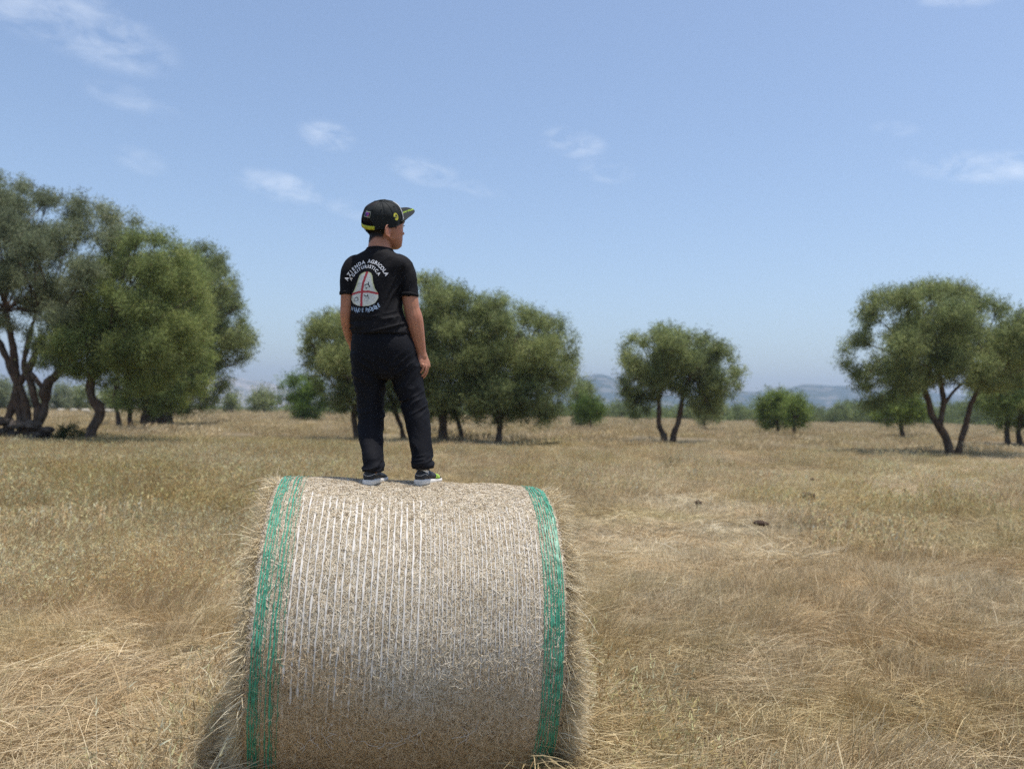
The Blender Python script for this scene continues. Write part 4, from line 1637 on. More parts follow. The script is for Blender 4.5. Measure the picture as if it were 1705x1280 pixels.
    # ---------------- trousers
    parts = [loft(rows([(634, 540, .008, 42, .084), (634.5, 552, .008, 46.5, .092), (636.5, 566, .008, 52, .100), (638, 580, .008, 54.5, .105), (638.5, 596, .010, 54.5, .105), (640, 612, .012, 50.5, .098), (641, 625, .014, 46, .085), (641, 632, .014, 36, .06)]),
                  ex=2.3, m=56, n=7, yaw=radians(14)),
             loft(rows([(611, 590, .02, 27.5, .088), (613, 612, .02, 28, .088), (615.5, 635, .025, 26, .082), (616.5, 655, .03, 23, .076), (617.5, 672, .03, 22.4, .073), (618, 688, .025, 21.6, .070), (618, 697, .018, 20.8, .067),
                        (617, 715, -.006, 20, .065), (618.5, 735, -.040, 18.5, .060), (620.5, 755, -.072, 17.2, .055), (622, 772, -.092, 16.6, .052), (622.3, 778, -.098, 17.6, .054), (622.3, 784, -.100, 17.0, .051)]), ex=2.15, m=48, n=7, yaw=radians(8)),
             loft(rows([(667, 588, .02, 26.5, .086), (671, 606, .02, 28, .087), (675, 628, .025, 27, .082), (681, 648, .03, 24.2, .076), (687, 666, .03, 22.2, .073), (691, 680, .028, 21.3, .070), (694, 694, .02, 20.3, .067),
                        (696.5, 712, .010, 19.2, .064), (699.5, 732, -.006, 17.8, .058), (702.5, 750, -.018, 16.6, .054), (704, 764, -.026, 16.6, .052), (704.5, 772, -.029, 18.2, .054), (705, 780, -.030, 17, .050)]), ex=2.15, m=48, n=7, yaw=radians(15))]
    me = remesh(parts, .0036, 10, .5)

    def tfolds(co, nn):
        zpx = (B(645, 600)[2] - co[:, 2]) * PXM + 600
        xpx = 852 + co[:, 0] / co[:, 1] * F_PX
        ypx = (co[:, 1] - BD) * PXM
        left = xpx < 646

        def crease(sl, fx, fz, seed, sharp=1.6):
            """noise stretched along a slanting direction: irregular cloth creases"""
            a_ = np.stack([(xpx + sl * .2 * zpx) / fx, (zpx + sl * xpx + .25 * ypx) / fz, ypx / (fx * 1.4)], -1)
            v_ = vnoise(a_, seed)
            return 1 - 2 * np.clip(np.abs(v_) * sharp, 0, 1) ** .8
        knee = np.where(left, np.exp(-((zpx - 684) / 15) ** 2), np.exp(-((zpx - 672) / 18) ** 2))
        a = crease(np.where(left, -.25, .40), 26, 9, 3) * 0.0048 * knee + crease(np.where(left, .3, .6), 18, 6, 4) * 0.0020 * knee
        ank = np.where(left, np.exp(-((zpx - 776) / 11) ** 2), np.exp(-((zpx - 766) / 12) ** 2))
        b_ = crease(.18, 22, 6.5, 5) * 0.0054 * ank
        th_ = np.clip((zpx - 585) / 25, 0, 1) * np.clip((672 - zpx) / 20, 0, 1)
        c_ = crease(np.where(left, -.50, .65), 34, 14, 6) * 0.0040 * th_
        ca = np.clip((zpx - 695) / 15, 0, 1) * np.clip((762 - zpx) / 15, 0, 1)
        e_ = crease(-.6, 14, 30, 7) * 0.0032 * ca
        seat = -.005 * np.exp(-((xpx - 636 - (zpx - 590) * .1) / 7) ** 2) * np.clip((zpx - 572) / 20, 0, 1) * np.clip((640 - zpx) / 15, 0, 1) * (nn[:, 1] < 0)
        waist = crease(1.5, 8, 40, 8) * .0012 * np.clip((570 - zpx) / 14, 0, 1)
        return a + b_ + c_ + e_ + seat + waist + .0010 * vnoise(co * 25, 19)
    nearest_normal_disp(me, tfolds)
    tm, nt, b, N, L = mat_new('navy_jersey')
    b.inputs['Base Color'].default_value = (.0050, .0055, .0086, 1)
    b.inputs['Roughness'].default_value = .78
    b.inputs['Specular IOR Level'].default_value = .18
    tc = N('ShaderNodeTexCoord')
    bump(nt, b, noise(nt, tc.outputs['Object'], 22, 5, .55, 0, 1), .4, .010)
    trousers = link('trousers', me, tm, root)

    # ---------------- shoes and socks
    sole_m = simple('white_sole', (.70, .67, .62), .6, .3, 40, .12)
    up_m = simple('black_mesh_shoe', (.022, .022, .024), .6, .4, 120, .3, 200, .4, .002)
    lime = simple('lime_stripe', (.45, .75, .08), .5, .3)
    wline = simple('white_stitch', (.65, .65, .65), .5, .3)
    sock_m = simple('white_sock', (.74, .72, .70), .9, .1, None, 0, 160, .5, .002)

    def shoe(label, heel, phi, tilt, sidesign):
        f_, r_, u_ = frame(phi, tilt)
        T = lambda a, b_, c_: heel + a * f_ + b_ * r_ + c_ * u_
        ax3 = np.stack([f_, r_, u_])
        sp = np.array([(-.004, .010, .0, .006), (.000, .020, 0, .012), (.012, .0285, 0, .0140), (.04, .0305, 0, .0138), (.08, .0300, .002, .0125), (.12, .0355, .003, .0115), (.152, .0375, .002, .0110),
                       (.178, .032, -.002, .0105), (.194, .021, -.004, .010), (.201, .009, -.005, .007)])
        S = catmull(sp, 4)
        a = np.linspace(0, 2 * pi, 28, endpoint=False)
        ca, sa = np.sign(np.cos(a)) * np.abs(np.cos(a)) ** .45, np.sign(np.sin(a)) * np.abs(np.sin(a)) ** .7
        rg = [np.array([T(s[0], s[2] + s[1] * c_, s[3] + s[3] * d_ * 1.0) for c_, d_ in zip(ca, sa)]) for s in S]
        v, fc = rings_mesh(rg)
        up = np.array([(.002, .017, 0, .022, .042), (.010, .0245, 0, .024, .064), (.028, .0275, 0, .024, .070), (.055, .0280, .001, .023, .066), (.080, .0285, .002, .022, .060), (.105, .0320, .003, .020, .052),
                       (.135, .0345, .003, .018, .042), (.160, .0325, .001, .017, .035), (.182, .0250, -.002, .016, .029), (.195, .013, -.004, .015, .023)])
        S = catmull(up, 4)
        rg = []
        for s in S:
            c0, h = (s[3] + s[4]) / 2 - .004, (s[4] - s[3]) / 2 + .004
            cx_ = np.sign(np.cos(a)) * np.abs(np.cos(a)) ** .85
            sx_ = np.sin(a)
            rg.append(np.array([T(s[0], s[2] + s[1] * c_ * (1 - .25 * max(d_, 0)), c0 + h * d_) for c_, d_ in zip(cx_, sx_)]))
        uv, uf = rings_mesh(rg)
        e = bpy.data.meshes.new('shoe')
        e.from_pydata(uv.tolist(), [], uf)
        e = eval_mods(e, [('SUBSURF', dict(levels=1))])
        e.polygons.foreach_set('use_smooth', np.ones(len(e.polygons), bool))
        sh = link('shoe', e, up_m, root)
        sh['label'] = label
        e = bpy.data.meshes.new('sole')
        e.from_pydata(v.tolist(), [], fc)
        e = eval_mods(e, [('SUBSURF', dict(levels=1))])
        e.polygons.foreach_set('use_smooth', np.ones(len(e.polygons), bool))
        link('sole', e, sole_m, sh)
        # collar roll, stitch lines, stripes
        cr = [T(.036 + .033 * cos(t_), .0 + .0245 * sin(t_), .064 - .004 * cos(t_) + .004 * abs(sin(t_))) for t_ in np.linspace(0, 2 * pi, 25)]
        v, fc = tube(cr, [.0045] * 25, m=8, n=2)
        e = bpy.data.meshes.new('collar')
        e.from_pydata(v.tolist(), [], fc)
        link('collar', e, up_m, sh)
        st = BVHTree.FromPolygons([tuple(x) for x in uv.tolist()], uf)

        def on(p):
            loc, nrm, _, _ = st.find_nearest(Vector(p))
            return np.array(loc + (Vector(p) - loc).normalized() * .0006) if loc is not None else np.array(p)
        path = [T(.05, .032, .060), T(.03, .032, .046), T(.012, .030, .052), T(-.004, .016, .046), T(-.006, 0, .044), T(-.004, -.016, .046), T(.012, -.030, .052), T(.03, -.032, .046)]
        path = [on(p) for p in catmull(path, 4)]
        v, fc = tube(path, [.0008] * len(path), m=6, n=1)
        e = bpy.data.meshes.new('stitching')
        e.from_pydata(v.tolist(), [], fc)
        link('stitching', e, wline, sh)
        for k in range(3 if sidesign > 0 else 0):
            a0 = .112 + k * .013
            path = [on(T(a0 - .010 + .014 * t_, .038 - .010 * t_ ** 2, .022 + .022 * t_)) for t_ in np.linspace(0, 1, 7)]
            v, fc = tube(path, [.0017] * 7, m=6, n=1)
            e = bpy.data.meshes.new('stripe')
            e.from_pydata(v.tolist(), [], fc)
            link('stripe', e, lime, sh)
        # laces
        for k in range(4):
            a0 = .085 + k * .014
            path = [on(T(a0, t_, .07)) for t_ in np.linspace(-.014, .014, 6)]
            v, fc = tube(path, [.0016] * 6, m=6, n=1)
            e = bpy.data.meshes.new('lace')
            e.from_pydata(v.tolist(), [], fc)
            link('lace', e, up_m, sh)
        # sock
        v, fc = loft([(*T(.038, 0, .040), .0235, .029), (*T(.038, 0, .060), .0245, .029), (*T(.040, 0, .070), .0235, .027), (*T(.040, 0, .078), .021, .024)], m=28, n=4, xaxis=r_, yaxis=f_)
        e = bpy.data.meshes.new('sock')
        e.from_pydata(v.tolist(), [], fc)
        e.polygons.foreach_set('use_smooth', np.ones(len(e.polygons), bool))
        link('sock', e, sock_m, root)
    shoe('black shoe with white sole, seen from its heel', heelL + np.array([0, 0, .002]), radians(9), radians(3), -1)
    shoe('black shoe with white sole and lime stripes on its side', heelR + np.array([0, 0, .004]), radians(19), radians(1), 1)
    return root


# ------------------------------------------------------------------ trees
def pip(poly, x, y):
    X, Y = np.array(poly).T
    ins = np.zeros(len(x), bool)
    j = len(X) - 1
    for i in range(len(X)):
        c = ((Y[i] > y) != (Y[j] > y)) & (x < (X[j] - X[i]) * (y - Y[i]) / (Y[j] - Y[i] + 1e-9) + X[i])
        ins ^= c
        j = i
    return ins


def dist_poly(poly, x, y):
    P = np.array(poly, float)
    best = np.full(len(x), 1e9)
    for i in range(len(P)):
        a, b = P[i], P[(i + 1) % len(P)]
        d = b - a
        t = np.clip(((x - a[0]) * d[0] + (y - a[1]) * d[1]) / (d @ d + 1e-9), 0, 1)
        best = np.minimum(best, np.hypot(x - a[0] - t * d[0], y - a[1] - t * d[1]))
    return best


def fill_blobs(poly, d, k, rmin, rmax, depth=1.0):
    """ellipsoid clumps filling a crown whose outline is given in photo pixels, spread through its depth"""
    P = np.array(poly, float)
    x0, y0 = P.min(0)
    x1, y1 = P.max(0)
    cx, hw = (x0 + x1) / 2, (x1 - x0) / 2
    n = 24 * k
    x, y = RNG.uniform(x0, x1, n), RNG.uniform(y0, y1, n)
    ok = pip(poly, x, y)
    x, y = x[ok], y[ok]
    e = dist_poly(poly, x, y)
    r = RNG.uniform(rmin, rmax, len(x)) * hw
    r = np.where(e < .82 * r, e / .82, r)
    ok = r > .30 * rmin * hw
    x, y, e, r = x[ok], y[ok], e[ok], r[ok]
    dep = hw * d / F_PX * np.sqrt(np.clip(1 - ((x - cx) / hw) ** 2, .08, 1)) * (.30 + .70 * np.clip(e / (hw * .5), 0, 1)) * depth * .85
    dy = RNG.uniform(-1, 1, len(x)) * dep
    C = np.array([W(a, b, d) for a, b in zip(x, y)])
    C = np.stack([C[:, 0] * (1 + dy / d), d + dy, CAM_H + (C[:, 2] - CAM_H) * (1 + dy / d)], 1)
    rm = r * d / F_PX
    # greedy farthest-point choice spreads the clumps evenly
    pick = [int(np.argmax(rm))]
    q = (np.linalg.norm(C - C[pick[0]], axis=1)) / (rm + rm[pick[0]])
    while len(pick) < min(k, len(C)):
        j = int(np.argmax(q * (.8 + .4 * rm / rm.max())))
        pick.append(j)
        q = np.minimum(q, np.linalg.norm(C - C[j], axis=1) / (rm + rm[j]))
    return [(C[j], rm[j]) for j in pick]


def leaves_for(blobs, nleaf, ls, tint, tone_amp=.34, seed=0, flat=.85, spray=.32, per=26):
    """leafy sprays filling the clumps; returns verts, quads, colours"""
    R = np.array([r for _, r in blobs])
    C = np.array([c for c, _ in blobs])
    wgt = R ** 2.2
    ns = max(8, nleaf // per)
    bi = RNG.choice(len(blobs), ns, p=wgt / wgt.sum())
    dirn = unit(RNG.normal(size=(ns, 3)) + np.array([0, 0, .25]))
    rad = R[bi] * RNG.uniform(0, 1, ns) ** (1 / 2.6)
    rad = rad * (1 + .22 * RNG.normal(size=ns).clip(-1, 2) * (RNG.uniform(size=ns) < .6))
    SC_ = C[bi] + dirn * rad[:, None] * np.array([1, 1, flat])
    sd_ = unit(dirn + np.array([0, 0, .45]) + RNG.normal(0, .45, (ns, 3)))
    sl = spray * RNG.uniform(.6, 1.4, ns)
    tone = 1 + tone_amp * RNG.normal(size=ns)
    tone *= 1 + .22 * vnoise(SC_ * .9 / max(spray, .1) * .3, seed + 3)
    tone = np.where(RNG.uniform(size=ns) < .12, tone * 1.35, tone)
    yel = np.clip(.5 + .5 * vnoise(SC_ * .5, seed + 9) + RNG.normal(0, .25, ns), 0, 1)
    n = ns * per
    si = np.repeat(np.arange(ns), per)
    t = RNG.uniform(-.5, .9, n)
    P = SC_[si] + sd_[si] * (t * sl[si])[:, None] + RNG.normal(0, 1, (n, 3)) * (spray * .20)
    D = unit(sd_[si] * .7 + RNG.normal(0, .75, (n, 3)))
    S = unit(np.cross(D, RNG.normal(size=(n, 3))))
    L_ = ls * RNG.uniform(.7, 1.35, n)
    Wd = L_ * RNG.uniform(.28, .45, n)
    a, b = P, P + D * L_[:, None]
    m1 = P + D * (L_ * .45)[:, None] + S * (Wd * .5)[:, None]
    m2 = P + D * (L_ * .45)[:, None] - S * (Wd * .5)[:, None]
    V = np.stack([a, m1, b, m2], 1).reshape(-1, 3)
    q = np.arange(n * 4).reshape(n, 4)
    g1, g2 = np.array(tint[0]), np.array(tint[1])
    col = 1.45 * (g1 * (1 - yel[:, None]) + g2 * yel[:, None]) * np.clip(tone, .45, 1.7)[:, None]
    col = col[si] * RNG.uniform(.72, 1.3, (n, 1))
    dead = RNG.uniform(size=n) < .02
    col[dead] = np.array([.16, .12, .06])
    return V, q, np.repeat(np.clip(col, .01, .5), 4, 0)


def limb(P, R, knob=.12, seed=0, m=12):
    v, f = tube(P, R, m=m, n=6)
    v = np.asarray(v, float)
    cen = catmull(np.asarray(P, float), 6)
    d = ((v[:, None, :] - cen[None]) ** 2).sum(-1)
    c = cen[d.argmin(1)]
    k = 1 + knob * 2.0 * vnoise(v * (1.1 / max(np.mean(R), .03)) * .35, seed) + knob * vnoise(v * (1.1 / max(np.mean(R), .03)), seed + 1)
    return c + (v - c) * k[:, None], f


OLIVE = ((.115, .140, .062), (.205, .230, .090))
OLIVE_GREY = ((.120, .142, .086), (.205, .222, .125))
FRESH = ((.09, .125, .036), (.18, .225, .055))
DARKG = ((.055, .088, .020), (.105, .150, .032))
SCRUB = ((.11, .135, .06), (.19, .21, .095))
all_trees = []


def tree(name, label, cat, group, d, trunks, poly, area_k=4.2, tint=OLIVE, nblob=42, r=(.14, .26), ls=None, seed=0, depth=1.0, spray=None, knob=.12, extra_branch=True, per=26, base=None, blobs_extra=()):
    px0, py0 = base or trunks[0][0][:2]
    b0 = W(px0, py0, d)
    b0[2] = float(gh(b0[0], b0[1])) - .02
    root = empty(name, b0)
    tag(root, label, cat, group)
    s = d / F_PX
    parts = []
    ends = []
    for k, tr in enumerate(trunks):
        P = [W(a, b, d + (dd[0] if dd else 0)) for a, b, rr, *dd in tr]
        R = [rr * s for a, b, rr, *dd in tr]
        P = [np.array(p) for p in P]
        if tr[0][1] > py0 - 8:                       # reaches the ground
            P[0][2] = float(gh(P[0][0], P[0][1])) - .06
        parts.append(limb(P, R, knob, seed + k))
        if tr[0][1] > py0 - 8:
            for j in range(4):
                a = j * pi / 2 + k
                o_ = np.array([cos(a), sin(a), 0]) * R[0] * 1.3
                parts.append(limb([P[0] * .0 + P[0] + o_ + [0, 0, -.02], P[0] + o_ * .35 + [0, 0, R[0] * 1.1], P[0] + [0, 0, R[0] * 3.0]], [R[0] * .3, R[0] * .5, R[0] * .5], knob, seed + j, 8))
        ends.append((P[-1], R[-1]))
    blobs = fill_blobs(poly, d, nblob, *r, depth) + list(blobs_extra)
    if extra_branch:
        E = np.array([e for e, _ in ends])
        for j, (c, rr) in enumerate(sorted(blobs, key=lambda b: -b[1])[:max(10, int(nblob * .55))]):
            k = ((E - c) ** 2).sum(1).argmin()
            a, ra = ends[k]
            mid = a * .5 + c * .5 + RNG.normal(0, .12, 3) * np.linalg.norm(c - a) * .8 + np.array([0, 0, -.05 * np.linalg.norm(c - a)])
            ra = min(ra * .6, .10 * s * 30)
            parts.append(limb([a, a * .75 + mid * .25, mid, c, c + unit((c - a)[None])[0] * rr * .6], [ra, ra * .8, ra * .55, ra * .30, ra * .12], knob * .6, seed + j, 8))
            for _ in range(3):
                e2 = c + unit(RNG.normal(size=(1, 3)))[0] * rr * .9
                parts.append(tube([mid * .3 + c * .7, c * .5 + e2 * .5 + RNG.normal(0, .05, 3) * rr, e2], [ra * .3, ra * .2, ra * .08], m=5, n=3))
    V, Fc, o_ = [], [], 0
    for v, f in parts:
        V.append(v)
        Fc += [tuple(i + o_ for i in q) for q in f]
        o_ += len(v)
    me = bpy.data.meshes.new('trunk')
    me.from_pydata(np.vstack(V).tolist(), [], Fc)
    me.polygons.foreach_set('use_smooth', np.ones(len(me.polygons), bool))
    link('trunk', me, M_BARK, root)
    P = np.array(poly, float)
    x, y = P[:, 0], P[:, 1]
    area = .5 * abs(np.dot(x, np.roll(y, -1)) - np.dot(y, np.roll(x, -1)))
    ls = ls or max(.065, d * .0025)
    V, q, c = leaves_for(blobs, int(area * area_k), ls, tint, seed=seed, spray=spray or max(.34, d * .0115), per=per)
    link('crown', mesh_np('crown', V, q, c), M_LEAF, root)
    all_trees.append((name, int(area * area_k)))
    return root


def build_trees():
    G = 'olive trees standing in the dry field'
    # near left, gnarled, many stems grown together over a heap of stones
    tree('olive_tree', 'gnarled olive tree at the left edge, twisted stems rising from a stone heap', 'tree', G, 28,
         [[(30, 742, 7), (34, 700, 6.5), (28, 668, 6.5), (30, 640, 6), (24, 610, 6), (20, 570, 5), (10, 520, 4)],
          [(42, 744, 6), (45, 706, 6), (42, 678, 6), (36, 652, 6), (26, 630, 6), (8, 590, 5), (-20, 540, 4)],
          [(12, 742, 7), (12, 706, 6.5), (20, 676, 6), (28, 650, 6), (40, 626, 6), (52, 606, 5), (70, 560, 4)],
          [(84, 747, 7), (70, 728, 7.5), (62, 708, 8), (72, 690, 7.5), (76, 668, 7), (76, 648, 8), (90, 628, 7), (104, 608, 5), (120, 570, 4)],
          [(58, 720, 7), (62, 690, 6), (58, 660, 6), (50, 636, 5), (40, 612, 5), (44, 580, 4), (60, 520, 3)],
          [(-16, 744, 7), (-20, 700, 6.5), (-30, 660, 7), (-50, 600, 5), (-80, 540, 4)],
          [(72, 650, 4), (62, 634, 4), (52, 622, 4)]],
         [(-180, 590), (-190, 440), (-120, 320), (-40, 300), (8, 290), (40, 306), (62, 322), (100, 330), (140, 326), (178, 346), (215, 356), (240, 372), (262, 430), (245, 500), (232, 570), (170, 610), (110, 625), (66, 590), (40, 560), (0, 545), (-60, 570)],
         3.5, OLIVE_GREY, 135, (.09, .20), .068, 1, .9, .34, .22)
    tree('olive_tree', 'olive tree with one bent reddish trunk, beside the small dark shrub', 'tree', G, 26.5,
         [[(153, 749, 10), (150, 730, 8.5), (154, 712, 8), (163, 698, 8), (166, 682, 9), (156, 668, 8), (151, 650, 7), (152, 625, 6), (158, 590, 5), (175, 550, 4)],
          [(155, 640, 5), (140, 618, 4), (110, 590, 3), (90, 575, 2)], [(155, 630, 5), (175, 610, 4), (205, 580, 3)]],
         [(46, 590), (60, 560), (92, 545), (130, 540), (150, 500), (180, 440), (212, 400), (240, 385), (280, 395), (322, 430), (340, 480), (348, 540), (336, 590), (300, 625), (262, 650), (215, 660), (175, 645), (140, 632), (95, 622), (60, 610)],
         4.6, ((.115, .145, .055), (.205, .235, .080)), 80, (.11, .21), .068, 20, .9, .42, .2)
    tree('olive_tree', 'olive tree with two thin stems leaning right, shaded behind the bent-trunk olive', 'tree', G, 50,
         [[(200, 713, 4), (196, 690, 3.5), (190, 665, 3), (195, 630, 3)], [(218, 712, 4), (216, 690, 4), (215, 660, 3.5), (222, 620, 3)], [(248, 716, 7), (240, 700, 6), (244, 684, 5), (246, 660, 4), (256, 620, 3)]],
         [(176, 655), (182, 600), (205, 540), (235, 470), (270, 420), (300, 410), (340, 440), (352, 500), (356, 570), (350, 640), (320, 676), (270, 690), (215, 686), (185, 676)],
         4.6, ((.115, .150, .050), (.22, .255, .078)), 70, (.2, .36), None, 40, .8)
    tree('olive_tree', 'grey green olive tree with thick dark trunk, rightmost of the left clump', 'tree', G, 58,
         [[(264, 712, 9), (266, 694, 7), (262, 670, 6), (275, 630, 4)], [(280, 711, 9), (279, 690, 7), (290, 665, 5), (310, 620, 4)], [(252, 712, 7), (255, 696, 5), (262, 672, 4)]],
         [(292, 440), (318, 414), (345, 407), (368, 424), (384, 455), (398, 480), (402, 520), (420, 552), (424, 580), (408, 604), (384, 610), (380, 640), (364, 668), (330, 686), (280, 694), (240, 690), (246, 620), (270, 520)],
         4.6, OLIVE, 85, (.19, .34), None, 50, .8)
    # middle group, behind the boy
    tree('olive_tree', 'olive tree partly hidden behind the boy, its rounded crown showing left of him', 'tree', G, 38,
         [[(594, 742, 6), (592, 715, 5), (590, 690, 5), (600, 650, 4)], [(673, 734, 5), (668, 712, 4), (660, 690, 4), (650, 660, 4), (640, 630, 3)]],
         [(503, 600), (506, 560), (520, 535), (545, 522), (580, 520), (620, 505), (660, 515), (690, 560), (696, 620), (685, 660), (640, 688), (600, 692), (565, 688), (540, 672), (528, 650), (512, 630)],
         4.6, OLIVE, 62, (.2, .36), None, 60)
    tree('olive_tree', 'tall olive tree just right of the boy with a pair of straight trunks', 'tree', G, 37,
         [[(733, 740, 5), (735, 715, 4.5), (733, 690, 5), (728, 655, 4), (715, 610, 3)], [(744, 740, 4.5), (742, 716, 4), (740, 690, 4), (746, 650, 3), (760, 600, 3)],
          [(770, 742, 4), (768, 722, 3.5), (762, 700, 3.5), (754, 680, 3), (750, 650, 3)]],
         [(640, 580), (655, 530), (680, 480), (696, 462), (716, 458), (745, 468), (768, 478), (782, 500), (806, 492), (824, 520), (832, 580), (824, 650), (800, 690), (770, 704), (730, 694), (700, 704), (665, 690), (640, 650)],
         4.6, OLIVE, 90, (.19, .33), None, 70)
    tree('olive_tree', 'wide olive tree with one dark trunk, right end of the middle clump', 'tree', G, 36,
         [[(829, 745, 6), (831, 722, 5), (832, 700, 5), (828, 670, 4), (820, 620, 3)], [(832, 700, 4), (845, 670, 3.5), (865, 630, 3)], [(831, 706, 4), (812, 668, 3), (800, 630, 3)]],
         [(770, 580), (785, 520), (808, 498), (836, 494), (860, 508), (884, 514), (905, 530), (935, 532), (955, 552), (964, 590), (955, 625), (940, 660), (935, 690), (900, 708), (860, 700), (820, 708), (785, 700), (768, 650)],
         4.6, OLIVE, 88, (.19, .33), None, 80)
    # right side
    tree('olive_tree', 'olive tree with two trunks spreading in a V in the middle of the field', 'tree', G, 44,
         [[(1107, 738, 5.5), (1104, 722, 5), (1097, 706, 4.5), (1098, 685, 4), (1097, 660, 3.5), (1105, 620, 3)], [(1120, 738, 5.5), (1122, 722, 5), (1129, 704, 4.5), (1133, 684, 4), (1140, 650, 3), (1155, 615, 3)]],
         [(1030, 625), (1036, 590), (1034, 568), (1052, 558), (1076, 566), (1092, 550), (1115, 546), (1140, 554), (1156, 566), (1176, 556), (1196, 574), (1216, 584), (1226, 606), (1238, 636), (1222, 660), (1206, 668), (1190, 690), (1158, 692), (1140, 662), (1118, 652), (1100, 648), (1088, 672), (1080, 692), (1054, 696), (1038, 668)],
         4.6, OLIVE, 70, (.17, .30), None, 90)
    tree('olive_tree', 'big spreading olive tree at the right whose trunks fork low in a V', 'tree', G, 35,
         [[(1583, 754, 7), (1577, 732, 6.5), (1564, 710, 6), (1551, 690, 5.2), (1546, 668, 4.8), (1535, 640, 4.5), (1520, 600, 4)], [(1595, 754, 6), (1600, 732, 5), (1607, 710, 4.6), (1612, 690, 4.2), (1618, 670, 4), (1640, 630, 4)],
          [(1566, 712, 5), (1568, 690, 4.5), (1571, 670, 4.5), (1566, 630, 4), (1560, 580, 3)], [(1570, 676, 3), (1585, 655, 2.5), (1600, 640, 2)]],
         [(1396, 606), (1398, 580), (1416, 564), (1436, 556), (1434, 520), (1444, 496), (1470, 482), (1502, 486), (1530, 476), (1565, 471), (1600, 474), (1628, 494), (1656, 500), (1690, 518), (1730, 530), (1766, 560), (1776, 620), (1730, 645), (1680, 650), (1640, 655), (1600, 640), (1560, 640), (1520, 655), (1480, 672), (1440, 690), (1420, 672), (1432, 640), (1415, 622)],
         4.6, OLIVE, 85, (.14, .26), None, 100)
    tree('olive_tree', 'olive tree at the right edge of the photo with two short straight trunks', 'tree', G, 56,
         [[(1678, 731, 5), (1676, 715, 4), (1680, 690, 4), (1690, 650, 3)], [(1698, 732, 4.5), (1696, 715, 4), (1700, 690, 4), (1715, 650, 3)]],
         [(1615, 690), (1622, 640), (1645, 590), (1690, 545), (1750, 530), (1800, 570), (1815, 640), (1800, 700), (1740, 716), (1680, 714), (1630, 712)],
         4.6, ((.115, .150, .050), (.22, .255, .078)), 55, (.2, .34), None, 110)
    # small and far trees
    F2 = 'small trees far out in the field'
    tree('small_tree', 'small round dark green tree left of the boy, standing alone', 'tree', F2, 84,
         [[(506, 704, 4), (505, 694, 3.5), (500, 670, 3)]],
         [(460, 664), (462, 645), (480, 632), (500, 625), (522, 632), (540, 650), (546, 672), (536, 684), (530, 696), (505, 698), (484, 690), (468, 680)], 4, DARKG, 26, (.22, .36), None, 120)
    tree('small_tree', 'pale little tree with a thin stem right behind the V-trunk olive', 'tree', F2, 78,
         [[(1175, 721, 2.5), (1173, 712, 2.2), (1172, 690, 2)]],
         [(1148, 690), (1160, 676), (1180, 670), (1202, 676), (1208, 692), (1196, 703), (1160, 703)], 4, SCRUB, 18, (.22, .36), None, 130)
    tree('small_tree', 'low round bright green tree on a short stem, midway to the right', 'tree', F2, 68,
         [[(1296, 723, 3), (1295, 715, 2.8), (1294, 695, 2.5)]],
         [(1254, 690), (1260, 668), (1278, 655), (1300, 650), (1318, 660), (1325, 685), (1318, 708), (1275, 712), (1258, 704)], 4, FRESH, 24, (.22, .36), None, 140)
    tree('small_tree', 'small yellowish green tree touching the low round bright green one', 'tree', F2, 60,
         [[(1322, 729, 3), (1322, 715, 2.8), (1322, 695, 2.5)]],
         [(1308, 700), (1308, 672), (1325, 660), (1343, 668), (1350, 690), (1340, 708), (1315, 710)], 4, FRESH, 18, (.24, .4), None, 150)
    tree('small_tree', 'light green small tree under the left side of the big spreading olive', 'tree', F2, 62,
         [[(1504, 729, 4), (1501, 716, 3.2), (1500, 695, 3)]],
         [(1448, 690), (1458, 664), (1480, 645), (1505, 634), (1530, 645), (1546, 668), (1544, 695), (1520, 708), (1470, 708)], 4, FRESH, 26, (.2, .34), None, 160)
    tree('small_tree', 'dark pointed tree with a pale trunk right of the middle clump', 'tree', F2, 76,
         [[(966, 721, 3.5), (966, 710, 3), (966, 680, 3)], [(977, 721, 3), (977, 710, 3), (976, 690, 2)]],
         [(946, 690), (950, 660), (958, 640), (970, 633), (984, 644), (1000, 660), (1008, 690), (990, 706), (955, 706)], 4, OLIVE, 24, (.22, .36), None, 170)
    tree('round_bush', 'vivid green round bush in front of the dark pointed tree', 'bush', F2, 71,
         [[(984, 712, 1.5), (983, 700, 1.5), (982, 690, 1.2)]],
         [(954, 690), (958, 672), (975, 664), (994, 668), (1004, 682), (1000, 694), (980, 700), (960, 698)], 4, DARKG, 20, (.25, .4), None, 180)
    tree('round_bush', 'squat olive green bush in front of the pale mountain', 'bush', F2, 150,
         [[(440, 686, 1.5), (440, 680, 1.2), (438, 670, 1)]],
         [(411, 676), (414, 658), (432, 652), (452, 654), (459, 668), (457, 683), (414, 684)], 4, SCRUB, 20, (.22, .36), None, 190)
    tree('round_bush', 'little dark bush peeping out right of the left tree clump', 'bush', F2, 155,
         [[(386, 686, 1.5), (386, 680, 1.2), (386, 672, 1)]],
         [(370, 676), (376, 662), (390, 659), (400, 668), (400, 684), (372, 684)], 4, OLIVE, 16, (.25, .4), None, 200)
